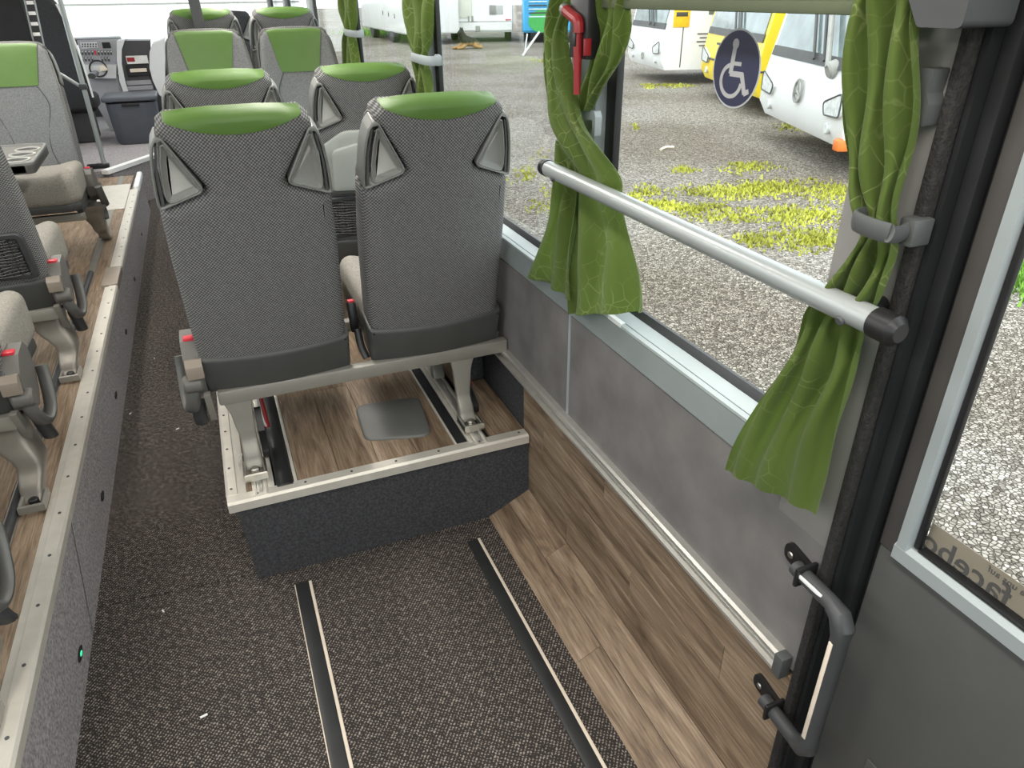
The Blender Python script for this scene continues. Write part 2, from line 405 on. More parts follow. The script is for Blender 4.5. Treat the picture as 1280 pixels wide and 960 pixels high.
# ------------------------------------------------------------------ the coach seat (origin on the deck below the foot of its backrest, facing +y)
TH = math.radians(14.5)
ZB = .30
def smap(s, h, d):
    d2 = d + .55*s*s + .018*math.sin(PI*min(max(h, 0), .8)/.8) * (1 if d > 0 else .35)
    if d > 0: d2 += .9*max(0, abs(s)-.10)**1.0*.35*(1 if .1 < h < .6 else .5)
    y = d2*math.cos(TH) - h*math.sin(TH) + .045
    z = ZB + h*math.cos(TH) + d2*math.sin(TH)
    return (s, y, z)
def core_outline():
    R = [(.205, -.01), (.213, .12), (.214, .40), (.209, .552), (.202, .562), (.102, .606), (.094, .620), (.158, .738), (.174, .750), (.171, .766), (.150, .784), (.10, .795), (.05, .799)]
    return R + [(-a, b) for a, b in R[::-1]]
CW = lambda a, b: .22 if (abs(a) > .14 and b > .70) else (.7 if b > .6 and abs(a) < .1 and b < .70 else 1.0)
GRID = [(0, [i*.04 for i in range(-5, 6)]), (1, [i*.06 for i in range(0, 14)])]
def headrest_back():
    bm = puff(core_outline(), -.042, .042, .030, 4, GRID, CW)
    half(bm, Vector((0, 0, .012)), Vector((0, 0, 1)))
    for k in range(-7, 8):
        s0 = k*.022; c = .753; kk = 1.30
        half(bm, Vector((s0, c+kk*s0*s0, 0)), Vector((2*kk*s0, -1, 0)).normalized())
    bmesh.ops.recalc_face_normals(bm, faces=bm.faces); bm.normal_update()
    for v in bm.verts: v.co += v.normal*.0022
    return remap(bm, smap)
def headrest_front():
    pad = [(.190, .03), (.204, .06), (.206, .40), (.202, .55), (.190, .66), (.176, .735), (.155, .765), (.10, .779)]; pad = ccw(pad + [(-a, b) for a, b in pad[::-1]])
    bm = puff(pad, -.02, .058, .022, 4, GRID)
    half(bm, Vector((0, 0, .002)), Vector((0, 0, -1)))
    half(bm, Vector((0, .56, 0)), Vector((0, -1, 0)))
    for sg in (-1, 1): half(bm, Vector((sg*.100, .56, 0)), Vector((sg, -.20, 0)).normalized())
    bmesh.ops.recalc_face_normals(bm, faces=bm.faces); bm.normal_update()
    for v in bm.verts: v.co += v.normal*.003
    return remap(bm, smap)
def mirror_pts(pts, sg): return pts if sg > 0 else [(-a, b) for a, b in pts][::-1]
HT = roundpoly([(.210, .562), (.2085, .61), (.204, .66), (.198, .70), (.190, .730), (.177, .754), (.162, .748), (.094, .614)], [.012, 0, 0, 0, .01, .008, .008, .018], 4)

def make_seat(name, label, group=None, net=False, tray=False, side=None, black=False, buckle=1):
    """side: +1/-1 carries the aisle-side mechanism on that side of the seat (local x)"""
    t = thing(name, label, 'seat', group=group)
    fab = 'black_fabric' if black else 'back_fabric'
    core = obj('backrest', remap(puff(core_outline(), -.042, .042, .030, 4, GRID, CW), smap), fab, t, angle=60)
    # front pads
    pad = [(.190, .03), (.204, .06), (.206, .40), (.202, .55), (.190, .66), (.176, .735), (.155, .765), (.10, .779)]; pad = ccw(pad + [(-a, b) for a, b in pad[::-1]])
    ff = obj('front_cover', remap(puff(pad, .002, .056, .022, 3, GRID), smap), 'black_fabric' if black else 'front_fabric', core, angle=60)
    obj('piping', tube(nb(), [smap(a, b, .034) for a, b in pad+pad[:1]], .0035, 6, False), 'handle_grey', core)
    for sg in (-1, 1):
        pts = [smap(sg*a, b, .057) for a, b in ((.09, .56), (.13, .46), (.10, .34), (.085, .22), (.13, .05))]
        obj('seam', tube(nb(), curve(pts, 6), .0025, 6), 'dark_plastic', core)
    if not black:
        obj('headrest_cover', headrest_back(), 'green_leather', core, angle=60)
        obj('headrest_pad', headrest_front(), 'green_leather', core, angle=60)
    for sg in (-1, 1):
        o_ = ccw(mirror_pts(HT, sg)); i_ = offset(o_, .0068)
        hf = obj('grab_handle', ring_prism(nb(), o_, i_, lambda a, b, d: smap(a, b, -d), -.004, .0455, .004), 'handle_grey', t)
        # recessed dish on the inner side of the frame, an open slot is left along the outer bar
        dish = ccw(mirror_pts(roundpoly([(.188, .576), (.186, .64), (.179, .692), (.170, .732), (.162, .736), (.101, .617)], [.018, 0, .01, .004, .004, .014], 4), sg))
        bm = nb(); L = [(dish, -.042), (offset(dish, .0025), -.044), (offset(dish, .005), -.041), (offset(dish, .009), -.035), (offset(dish, .015), -.031)]
        R = [[bm.verts.new(smap(a, b, d)) for a, b in lp] for lp, d in L]
        n = len(dish)
        for A, Bq in zip(R, R[1:]):
            for k in range(n): bm.faces.new((A[k], A[(k+1) % n], Bq[(k+1) % n], Bq[k]))
        bm.faces.new(R[-1])
        bmesh.ops.solidify(bm, geom=list(bm.faces), thickness=.003)
        obj('handle_dish', bm, 'handle_dish', hf, angle=50)
        slot = ccw(mirror_pts(roundpoly([(.2005, .574), (.196, .655), (.183, .725), (.176, .735), (.189, .665), (.193, .578)], .003, 2), sg))
        bar = nb(); prism(bar, slot, lambda a, b, d: smap(a, b, d), -.038, -.002)
        obj('handle_lining', bar, 'handle_dark', hf)
    lp = roundpoly([(-.216, -.030), (.216, -.030), (.219, .100), (-.219, .100)], [.012, .012, .006, .006], 3)
    obj('lower_panel', remap(puff(lp, -.052, .050, .016, 3, [(0, [i*.05 for i in range(-4, 5)])]), smap), 'lower_vinyl', t)
    # seat cushion
    cp = roundpoly([(-.215, .075), (.215, .075), (.222, .44), (.17, .50), (-.17, .50), (-.222, .44)], [.03, .03, .04, .05, .05, .04], 4)
    bm = puff(cp, .315, .462, .05, 5, [(0, [i*.055 for i in range(-4, 5)]), (1, [.1, .17, .24, .31, .38, .45])])
    def cmap(a, b, d): return (a, b, d + (.03*max(0, abs(a)-.1)/.12 if d > .4 else 0) + (.02*(b/.5) if d > .4 else 0) - (.03*max(0, (b-.42)/.08) if d > .4 else 0))
    cush = obj('cushion', remap(bm, cmap), 'black_fabric' if black else ('cushion_fabric'), t, angle=60)
    obj('cushion_shell', remap(puff(offset(ccw(cp), .012), .285, .33, .012, 2), XYZ), 'lower_vinyl', t)
    if net:
        # literature net in a plastic frame on the back, low down
        fr_o = ccw(roundpoly([(-.195, .115), (.195, .115), (.190, .30), (-.190, .30)], [.02, .02, .035, .035], 4)); fr_i = offset(fr_o, .022)
        nf = obj('pocket_frame', ring_prism(nb(), fr_o, fr_i, lambda a, b, d: smap(a, b, -d), .035, .058, .004), 'dark_plastic', t)
        bm = nb()
        for k in range(13):
            h = .135+.012*k; tube(bm, [smap(-.175+.35*q/8, h+.003*math.sin(q*2.6+k), -.052-.004*math.sin(PI*q/8)) for q in range(9)], .0021, 5)
        for k in range(14):
            s = -.17+.026*k; tube(bm, [smap(s+.006*math.sin(q*3.1), .133+.155*q/6, -.053) for q in range(7)], .0019, 5)
        obj('pocket_net', bm, 'black_plastic', nf)
    if tray:
        tp = ccw(roundpoly([(-.195, .32), (.195, .32), (.20, .50), (.10, .572), (-.10, .572), (-.20, .50)], [.012, .012, .04, .08, .08, .04], 4))
        tb = obj('tray_mount', remap(puff(tp, -.056, -.030, .008, 2, GRID), smap), 'tray_grey', t)
        lid = ccw(roundpoly([(-.155, .335), (.03, .335), (.03, .39), (.075, .43), (.06, .51), (-.06, .525), (-.15, .50)], [.01, .01, .006, .012, .03, .03, .03], 3))
        obj('tray_table', remap(puff(lid, -.071, -.05, .004, 2, GRID), smap), 'tray_grey', tb)
        obj('tray_hinge', remap(puff(ccw([(-.16, .318), (.18, .318), (.18, .332), (-.16, .332)]), -.064, -.05, .003, 2, GRID), smap), 'handle_dark', tb)
    if side:
        sx = side
        X = lambda a: sx*(a-.018); DZ = -.085
        bx = roundpoly([(.015, .43), (.03, .475), (.075, .512), (.150, .520), (.175, .495), (.180, .43), (.150, .37), (.10, .335), (.03, .36)], [.01]*9, 3)
        sb = obj('side_box', prism(nb(), ccw(bx), lambda a, b, d: (X(d), a-.015, b+DZ), .226, .272, .006), 'mid_plastic', t)
        obj('box_cap', prism(nb(), ccw(roundpoly([(-.005, .422), (.035, .422), (.045, .470), (.015, .478), (-.005, .462)], .006, 2)), lambda a, b, d: (X(d), a-.015, b+DZ), .223, .268, .004), 'box_tan', sb)
        obj('buckle_release', B((min(X(.232), X(.262)), .060, .507+DZ), (max(X(.232), X(.262)), .088, .520+DZ), .003), 'red_button', sb)
        lv = obj('recline_lever', tube(nb(), curve([(X(.262), .01, .395+DZ), (X(.272), .012, .340+DZ), (X(.285), .045, .300+DZ), (X(.292), .10, .318+DZ), (X(.290), .150, .385+DZ), (X(.288), .165, .425+DZ)], 7), [.020]*36, 12, True, (.62, 1.0)), 'lever_grey', t)
        obj('lever_pivot', cyl(nb(), (X(.232), .012, .398+DZ), (X(.286), .012, .398+DZ), .0265, 20, .006), 'mid_plastic', lv)
        obj('side_bracket', prism(nb(), roundpoly([(-.01, .37), (.02, .37), (.075, .275), (.045, .255)], .004, 2), lambda a, b, d: (X(d), a-.015, b+DZ), .220, .238, .002), 'frame_paint', t)
        obj('lever_grip', tube(nb(), curve([(X(.262), .06, .315+DZ), (X(.268), .07, .26+DZ), (X(.268), .09, .225+DZ)], 5), [.021]*11, 10, True, (.6, 1)), 'dark_plastic', lv)
    elif buckle:
        q = buckle
        bk = obj('belt_buckle', B((min(q*.226, q*.252), .08, .35), (max(q*.226, q*.252), .11, .45), .005, 2, Matrix.Rotation(-.15, 4, 'X')), 'black_plastic', t)
        obj('buckle_button', B((min(q*.229, q*.249), .083, .448), (max(q*.229, q*.249), .107, .456), .002, 2, Matrix.Rotation(-.15, 4, 'X')), 'red_button', bk)
        obj('belt_webbing', tube(nb(), curve([(q*.238, .10, .36), (q*.236, .08, .31), (q*.225, .06, .27)], 5), .012, 8, True, (.35, 1)), 'black_plastic', bk)
    return t

def leg_loft(bm, rows):
    """rows of (x,y,z,wx,wy): a leg of changing rectangular section"""
    R = []
    for x, y, z, wx, wy in rows:
        pts = roundpoly([(x-wx, y-wy), (x+wx, y-wy), (x+wx, y+wy), (x-wx, y+wy)], min(wx, wy)*.5, 3)
        R.append([bm.verts.new((a, b, z)) for a, b in pts])
    n = len(R[0])
    for A, Bq in zip(R, R[1:]):
        for k in range(n): bm.faces.new((A[k], A[(k+1) % n], Bq[(k+1) % n], Bq[k]))
    bm.faces.new(R[0][::-1]); bm.faces.new(R[-1]); return bm
def interp_rows(keys, n=5):
    o = []
    P = [list(k) for k in keys]
    for i in range(len(P)-1):
        for k in range(n):
            t = k/n; t2 = t*t*(3-2*t)
            o.append([a+(b-a)*(t if j == 2 else t2) for j, (a, b) in enumerate(zip(P[i], P[i+1]))])
    o.append(P[-1]); return o

def make_frame(name, label, x0, x1, legs, group=None, cast=False):
    """the beam and legs that carry a row of seats (same origin as the seat)"""
    t = thing(name, label, 'seat frame', group=group)
    m = 'leg_cast' if cast else 'frame_paint'
    obj('rear_beam', B((x0, -.005, .222), (x1, .032, .268), .006), 'frame_paint', t)
    obj('front_beam', B((x0+.02, .36, .228), (x1-.02, .40, .268), .006), 'frame_paint', t)
    obj('cushion_rail', B((x0+.02, .02, .270), (x0+.05, .39, .292), .003), 'dark_plastic', t)
    obj('cushion_rail', B((x1-.05, .02, .270), (x1-.02, .39, .292), .003), 'dark_plastic', t)
    for lx, flare in legs:
        if cast:
            rows = interp_rows([(lx+flare*.75, .09, .24, .085, .06), (lx+flare*.45, .075, .185, .055, .055), (lx, .04, .10, .036, .050), (lx-.006, -.01, .035, .030, .045), (lx-.008, -.03, .012, .028, .042)])
        else:
            rows = interp_rows([(lx+flare*.3, .012, .24, .042, .012), (lx+flare*.1, .006, .17, .030, .011), (lx, 0, .10, .024, .012), (lx, -.02, .045, .026, .022), (lx, -.035, .016, .028, .024)])
        lg = obj('leg', leg_loft(nb(), rows), m, t, angle=50)
        if not cast: obj('front_strut', leg_loft(nb(), interp_rows([(lx, .375, .24, .022, .012), (lx, .33, .10, .018, .011), (lx, .30, .016, .024, .02)])), m, t, angle=50)
        fo = ccw([(lx-.034, -.115), (lx+.034, -.115), (lx+.034, -.03), (lx-.034, -.03)]); fi = offset(fo, .009)
        fc = obj('foot_clamp', ring_prism(nb(), fo, fi, XYZ, .010, .034, .003), 'bolt_steel' if not cast else 'frame_paint', lg)
        obj('bolt', cyl(nb(), (lx, -.072, .008), (lx, -.072, .030), .014, 8, .003), 'bolt_steel' if not cast else 'black_plastic', lg)
        if not cast:
            obj('clamp_spring', cyl(nb(), (lx+.058, .10, .06), (lx+.052, .14, .19), .0105, 12, .002), 'red_plastic', lg)
            obj('clamp_wire', tube(nb(), curve([(lx+.058, .10, .06), (lx+.05, .09, .10), (lx+.046, .13, .20)], 5), .004, 6), 'white_plastic', lg)
            obj('clamp_body', prism(nb(), roundpoly([(-.02, .02), (.10, .02), (.13, .11), (.09, .15), (.05, .08), (-.02, .05)], .008, 2), lambda a, b, d: (d, a, b), lx+.030, lx+.050, .003), 'black_plastic', lg)
    return t

# ================================================================== THE BUS SHELL
XR = .80            # right wall, inside face
XG = .85            # right glass
XL = -1.55          # left wall
Y0, Y1 = -1.6, 10.2 # rear wall, windscreen
ZP = .30            # seat decks
ZC = 2.08           # ceiling
GZ = -.20           # ground outside

# --- floor: two sheets of flecked carpet meeting in a seam
fl = struct('floor', B((XL, Y0, -.06), (XR+.06, Y1, -.012)), 'black_plastic')
seam0, seam1 = onz(120, 760, 0), onz(325, 716, 0)
ys = lambda x: seam0.y + (x-seam0.x)*(seam1.y-seam0.y)/(seam1.x-seam0.x)
for k, pts in enumerate(([(-.60, Y0), (.72, Y0), (.72, ys(.72)-.002), (-.60, ys(-.60)-.002)], [(-.60, ys(-.60)+.002), (.72, ys(.72)+.002), (.72, 8.0), (-.60, 8.0)])):
    obj('carpet_sheet', prism(nb(), pts, XYZ, -.012, 0.0), 'floor_carpet', fl, smooth=False)

# --- two tie-down rails let into the floor
def floor_rail(xa, xb, y_end, label, left_edge):
    t = thing('floor_rail', label, 'floor rail', ((xa+xb)/2, y_end, 0), group='wheelchair rails in the floor')
    w = (xb-xa)/2; L = y_end-Y0
    obj('rubber_insert', prism(nb(), [(-w, 0), (-w, .004), (-w*.7, .0055), (w*.7, .0055), (w, .004), (w, 0)], XZY, -L, 0), 'rubber', t)
    obj('edge_strip', B((w, -L, 0), (w+.009, 0, .006), .0015), 'cream_tape', t)
    if left_edge: obj('edge_strip', B((-w-.003, -L, 0), (-w, 0, .006), .001), 'cream_tape', t)
    return t
floor_rail(-.018, .022, 1.765, 'black rubber floor rail with bright cream edge, left of the two on the carpet', True)
floor_rail(.535, .572, 1.745, 'dark rubber floor rail with thin edge, right one beside wood-look wall panel', False)

# --- litter on the carpet
for k, (px, py, r) in enumerate(((163, 517, .006), (222, 536, .007), (204, 764, .006), (255, 895, .009), (193, 448, .005))):
    p = onz(px, py, .0015); a = random.random()*3
    bm = nb(); box(bm, (-r, -r*.35, 0), (r, r*.35, .0015), 0, 2, Matrix.Translation(p) @ Matrix.Rotation(a, 4, 'Z'))
    tag(obj('paper_scrap', bm, 'white_plastic'), ('tiny white scrap on dark aisle carpet, nearest left deck', 'tiny pale scrap on carpet in front of near aisle seat', 'tiny pale fibre on carpet just below the floor seam', 'pale crumb on carpet, nearest scrap to camera', 'tiny scrap on carpet beside near aisle seat armrest')[k], 'scrap', 'scraps on the carpet')

# --- right wall
wr = struct('wall_right')
# grey felt panels with a metal joint strip
JY = onx(711, 450, XR).y
for a, b in ((.625, JY-.006), (JY+.006, 3.2), (3.212, 5.6), (5.612, Y1)):
    obj('felt_panel', B((XR, a, .505), (XR+.03, b, .845), .002, 1), 'wall_felt', wr)
for y in (JY, 3.206, 5.606): obj('joint_strip', B((XR-.001, y-.006, .505), (XR+.02, y+.006, .845)), 'post_grey', wr)
# carpeted lower wall beyond the box
obj('felt_panel', B((XR+.001, 1.885, 0), (XR+.03, Y1, .505)), 'box_carpet', wr)
# wood-look vinyl planks, wall face and sloping foot
YW0, YW1 = .625, 1.885
def plank_rows(rows, ya, yb, build):
    for i, row in enumerate(rows):
        off = (.37*i) % .9; y = ya-off
        while y < yb:
            a, b = max(ya, y), min(yb, y+.92)
            if b-a > .02: build(row, a+.0006, b-.0006)
            y += .92
zr = [.075+(.490-.075)*k/4 for k in range(5)]
plank_rows([(zr[k], zr[k+1]) for k in range(4)], YW0, YW1, lambda r, a, b: obj('plank', B((XR, a, r[0]+.0006), (XR+.012, b, r[1]-.0006), .0008, 1), 'wood_vinyl', wr, smooth=False))
sl0, sl1 = Vector((.648, 0)), Vector((XR, .075))
def slope_plank(r, a, b):
    p, q = sl0.lerp(sl1, r[0]+.004), sl0.lerp(sl1, r[1]-.004); n = Vector((sl1.y-sl0.y, -(sl1.x-sl0.x))).normalized()*.012
    obj('plank', prism(nb(), [(p.x, p.y), (q.x, q.y), (q.x+n.x, q.y+n.y), (p.x+n.x, p.y+n.y)], XZY, a, b), 'wood_vinyl', wr, smooth=False)
plank_rows([(.5, 1.0), (0, .5)], -.3, YW1, slope_plank)
obj('wall_backing', B((XR+.012, YW0, .02), (XR+.03, YW1, .50)), 'black_plastic', wr)
obj('slope_backing', prism(nb(), [(.665, -.012), (XR+.03, -.012), (XR+.03, .085), (XR+.012, .075)], XZY, -.3, YW1), 'black_plastic', wr)
# upper wall above the windows and below the ceiling
obj('header_panel', B((XR, -.2, 1.80), (XR+.06, Y1, ZC)), 'pillar_grey', wr)
# aluminium wall rail
tr = struct('trim_1', prism(nb(), [(XR, .490), (XR-.020, .490), (XR-.024, .495), (XR-.024, .502), (XR-.010, .506), (XR-.010, .522), (XR-.022, .526), (XR-.022, .534), (XR-.016, .538), (XR, .538)], XZY, .655, 2.30), 'aluminium', smooth=False)
obj('end_cap', B((XR-.025, .636, .489), (XR, .657, .539), .002), 'clip_grey', tr)
# window sill profile
sl = struct('trim_2', prism(nb(), [(XR+.05, .845), (XR, .845), (XR-.004, .850), (XR-.002, .912), (XR+.002, .916), (XR+.05, .916)], XZY, .74, Y1), 'sill_grey')
obj('sill_lip', prism(nb(), [(XR+.001, .9165), (XR-.004, .917), (XR-.004, .923), (XR+.006, .926), (XR+.006, .9165)], XZY, .74, Y1), 'sill_lip', sl)
obj('sill_ledge', prism(nb(), [(XR+.009, .9165), (XR+.009, .926), (XR+.040, .934), (XR+.040, .9165)], XZY, .74, Y1), 'sill_lip', sl)
obj('sill_gasket', prism(nb(), [(XR+.041, .9165), (XR+.041, .937), (XR+.049, .950), (XR+.056, .950), (XR+.056, .9165)], XZY, .74, Y1), 'dark_plastic', sl)
obj('sticker', B((XR-.0045, 1.30, .917), (XR+.008, 1.36, .9275)), 'white_plastic', sl)
# outer skin below the windows
obj('outer_skin', B((XR+.06, .62, -.15), (XR+.08, Y1, .93)), 'white_plastic', wr)

# --- windows: pane between a black seal and a grey post
PY = [.745, 1.455, 2.765, 4.19, 5.6, 7.0, 8.4]
for i in range(len(PY)-1):
    w = struct('window_%d' % (i+1))
    a = PY[i] + (.05 if i else -.04); b = PY[i+1]
    obj('pane', B((XG, a-.05, .935), (XG+.006, b+.02, 1.82)), 'window_glass', w, smooth=False)
    obj('seal', B((XG-.020, b-.014, .935), (XG-.001, b+.028, 1.82), .004), 'seal_black', w)
    obj('window_post', B((XR+.004, b+.0285, .90), (XG-.001, b+.155, 1.82), .006), 'post_grey', w)
    if i == 0:
        obj('seal', B((XG-.020, .60, .935), (XG-.001, .72, 1.82)), 'seal_black', w)

# pillar skin between the near window and the door
pil = struct('trim_3', B((XR-.001, .625, .80), (XR+.04, .742, 1.62), .003), 'pillar_grey')
# rough black gasket and dark door pillar
gs = struct('trim_4', B((XR-.008, .609, .0), (XR+.012, .626, ZC), .004), 'gasket_rough')
dp = struct('trim_5', B((XR+.030, onx(1185, 400, .85).y+.002, .0), (XR+.052, .606, ZC), .002), 'door_dark')

# --- the door leaf with its window
obj('pillar_return', B((XR+.053, onx(1185, 400, .85).y-.012, 0), (XR+.07, .64, ZC)), 'door_dark', dp)
obj('pillar_reveal', B((XR+.010, .6005, 0), (XR+.052, .609, ZC)), 'door_dark', dp)
dr = struct('door_1')
XD = .85
yE = onx(1185, 400, XD).y           # leaf edge next to the pillar
yA = onx(1216, 400, XD).y; yB = onx(1240, 400, XD).y; yC = yB-.0095
print('door edges', yE, yA, yB, yC)
zF = .842; zG = .876; YD = -.45
obj('door_panel', B((XD-.004, YD, .03), (XD+.03, yE-.004, zF), .004), 'door_panel', dr)
obj('panel_inset', B((XD-.009, YD+.05, .06), (XD-.003, yE-.10, .44), .003), 'door_panel', dr)
obj('window_stile', B((XD-.006, yA, zF+.001), (XD+.03, yE-.004, ZC), .003), 'door_frame', dr)
obj('frame_strip', prism(nb(), [(yA-.001, XD-.004), (yA-.004, XD-.013), (yB+.003, XD-.013), (yB, XD-.006), (yB, XD+.02), (yA-.001, XD+.02)], xyz('yxz'), zG-.009, ZC), 'door_strip', dr)
obj('frame_strip', prism(nb(), [(XD-.004, zF-.004), (XD-.013, zF+.001), (XD-.013, zG-.010), (XD-.006, zG-.002), (XD+.02, zG-.002), (XD+.02, zF-.004)], XZY, YD, yA-.001), 'door_strip', dr)
obj('glass_gasket', B((XD-.004, yC, zG), (XD+.0055, yB-.0005, ZC), .002), 'seal_black', dr)
obj('glass_gasket', B((XD-.006, YD, zG-.001), (XD+.012, yC, zG+.003), .002), 'seal_black', dr)
obj('pane', B((XD+.006, YD, zG), (XD+.011, yC+.004, ZC)), 'window_glass', dr, smooth=False)
mat('foil_brown', (.30, .235, .19), .6, var=.04)
mat('foil_print', (.085, .075, .075), .6, var=.04)
foil = obj('advert_foil', B((XD+.0115, YD, zG-.03), (XD+.0125, yC+.003, .922)), 'foil_brown', dr, smooth=False)
def on_glass(y, z, x): return Matrix(((0, 0, 1, x), (1, 0, 0, y), (0, 1, 0, z), (0, 0, 0, 1)))
text_mesh('foil_lettering', 'facebook', .052, 'foil_print', dr, on_glass(.388, .874, XD+.0108), bold=True)
text_mesh('foil_lettering', 'Besuchen Sie uns auf', .0145, 'foil_print', dr, on_glass(.305, .9085, XD+.0108))

# --- ceiling, left wall, rear wall, front
mat('ceiling_grey', (.46, .46, .45), .8, var=.04)
ce = struct('ceiling', B((XL-.1, Y0, ZC), (XR+.1, Y1, ZC+.06)), 'ceiling_grey')
wl = struct('wall_left')
obj('felt_panel', B((XL-.04, Y0, -.05), (XL, Y1, .95)), 'wall_felt', wl)
obj('header_panel', B((XL-.04, Y0, 1.80), (XL, Y1, ZC)), 'pillar_grey', wl)
LP = [Y0, .2, 1.7, 3.2, 4.7, 6.2, 7.6, 9.0, Y1]
for i in range(len(LP)-1):
    w = struct('window_%d' % (i+10))
    obj('pane', B((XL-.035, LP[i]+.05, .94), (XL-.03, LP[i+1]-.05, 1.81)), 'window_glass', w, smooth=False)
    obj('window_post', B((XL-.04, LP[i+1]-.06, .95), (XL, LP[i+1]+.06, 1.80), .006), 'post_grey', w)
wb = struct('wall_back', B((XL, Y0-.05, -.05), (XR+.06, Y0, .95)), 'wall_felt')
obj('header_panel', B((XL, Y0-.05, 1.80), (XR+.06, Y0, ZC)), 'pillar_grey', wb)
obj('pane', B((XL, Y0-.03, .95), (XR+.06, Y0-.024, 1.80)), 'window_glass', wb, smooth=False)
wf = struct('wall_front', B((XL, Y1, -.05), (XR+.06, Y1+.05, .95)), 'dark_plastic')
ws = struct('window_20', B((XL, Y1+.01, .95), (XR+.06, Y1+.016, ZC)), 'window_glass', smooth=False)

# --- light strips out of view on the ceiling, added to brighten the interior
for k, (x, y, w_) in enumerate(((-.95, .4, 1), (.28, .2, 1), (-.95, 2.6, 1), (.28, 2.6, 1), (-.95, 4.9, 1), (.28, 4.9, 1), (-.35, 7.4, 1))):
    t = thing('ceiling_fill', 'long white fill light strip added out of view on the bus ceiling', 'light', (x, y, ZC), group='added ceiling fill strips')
    obj('housing', B((-.09, -.85, -.035), (.09, .85, 0), .01), 'ceiling_grey', t)
    obj('diffuser', B((-.07, -.82, -.042), (.07, .82, -.034), .003), 'white_plastic', t)
    ld = bpy.data.lights.new('fill_lamp', 'AREA'); ld.shape = 'RECTANGLE'; ld.size = .14; ld.size_y = 1.64; ld.energy = FILL_W*w_; ld.color = (1.0, .95, .88)
    lo = bpy.data.objects.new('fill_lamp', ld); COL.objects.link(lo); lo.parent = t; lo.location = (0, 0, -.046)

# --- roller blind over the near window and the moulded cover beside it
bl = thing('roller_blind', 'dull green roller blind pulled a little way down the near window', 'blind', (.775, .69, 1.57))
obj('blind_cloth', B((.0, -.02, .012), (.003, .80, .24)), 'blind', bl)
obj('bottom_bar', B((-.004, -.02, 0), (.008, .80, .016), .003), 'blind', bl)
cv = thing('corner_cover', 'dark grey moulded cover at the top of the door pillar', 'cover', (.78, .60, 1.56))
obj('cover_body', prism(nb(), roundpoly([(-.02, .002), (.035, .002), (.075, .06), (.075, .22), (-.02, .22)], .008, 3), YZX, -.045, .03, .004), 'dark_plastic', cv)

# ------------------------------------------------------------------ the raised seat decks
# near right box: carpeted sides, wood-look top, aluminium edging
YB0 = 1.834; YB1 = 5.9; XB = -.155
bx_ = thing('seat_platform', 'dark carpeted seat platform with wood-look top under the two near seats', 'platform', (0, 0, 0))
# body with the lower right corner cut away over the sloping wall foot
prof = [(-.120, 0), (.650, 0), (XR-.002, .073), (XR-.002, ZP-.022), (-.135, ZP-.022)]
obj('carpet_body', prism(nb(), prof, XZY, YB0+.006, YB1, .003), 'box_carpet', bx_, smooth=False)
obj('edge_profile', prism(nb(), [(YB0-.004, ZP-.024), (YB0-.004, ZP+.003), (YB0+.004, ZP+.009), (YB0+.042, ZP+.006), (YB0+.042, ZP-.02)], YZX, XB+.0, XR-.004, .001), 'edge_alu', bx_, smooth=False)
obj('edge_profile', prism(nb(), [(XB-.002, ZP-.024), (XB-.002, ZP+.004), (XB+.006, ZP+.0095), (XB+.030, ZP+.0095), (XB+.032, ZP+.006), (XB+.056, ZP+.005), (XB+.056, ZP-.02)], XZY, YB0+.042, YB1, .001), 'edge_alu', bx_, smooth=False)
for k in range(7):
    x = -.07+.14*k
    if x < .78: obj('screw', cyl(nb(), (x, YB0+.022, ZP+.0065), (x, YB0+.022, ZP+.0095), .004, 8), 'clip_grey', bx_)
for k in range(12):
    y = YB0+.07+.115*k
    obj('screw', cyl(nb(), (XB+.015, y, ZP+.009), (XB+.015, y, ZP+.0112), .004, 8), 'clip_grey', bx_)
def plank_top(parent, x0, x1, ya, yb, n, z):
    w = (x1-x0)/n
    def bld(r, a, b): obj('plank', B((r[0]+.0005, a, z-.012), (r[1]-.0005, b, z+.003), .0007, 1), 'wood_vinyl', parent, smooth=False)
    plank_rows([(x0+w*k, x0+w*(k+1)) for k in range(n)], ya, yb, bld)
XRa, XRb = -.060, .618         # seat rails
plank_top(bx_, XB+.056, XRa-.022, YB0+.042, YB1, 1, ZP)
plank_top(bx_, .050, .552, YB0+.042, YB1, 4, ZP)
plank_top(bx_, XRb+.060, XR-.002, YB0+.042, YB1, 1, ZP)
def seat_rail(parent, x, ya, yb, wl=.022, wr_=.022):
    pr = [(x-wl, ZP-.015), (x-wl, ZP+.009), (x-wl+.006, ZP+.011), (x-.010, ZP+.010), (x-.010, ZP+.001), (x+.010, ZP+.001), (x+.010, ZP+.010), (x+wr_-.006, ZP+.011), (x+wr_, ZP+.009), (x+wr_, ZP-.015)]
    r = obj('seat_rail', prism(nb(), pr, XZY, ya, yb), 'edge_alu', parent, smooth=False)
    obj('rail_slide', B((x-.0085, ya+.001, ZP+.0015), (x+.0085, yb, ZP+.0075), .002), 'aluminium', r)
    return r
seat_rail(bx_, XRa, YB0+.008, YB1); seat_rail(bx_, XRb+.018, YB0+.008, YB1)
obj('rail_lip', B((XRa+.022, YB0+.04, ZP-.01), (XRa+.042, YB1, ZP+.006), .002), 'edge_alu', bx_)
obj('rubber_strip', tube(nb(), [(.012, YB0+.03, ZP+.001), (.012, YB1, ZP+.001)], .026, 16, True, (1, .52)), 'rubber', bx_)
obj('rail_lip', B((.039, YB0+.04, ZP-.01), (.049, YB1, ZP+.007), .002), 'edge_alu', bx_)
obj('rubber_strip', B((.560, YB0+.03, ZP-.012), (.596, YB1, ZP+.005), .003), 'rubber', bx_)
obj('rail_lip', B((.5525, YB0+.04, ZP-.01), (.5595, YB1, ZP+.007), .002), 'edge_alu', bx_)
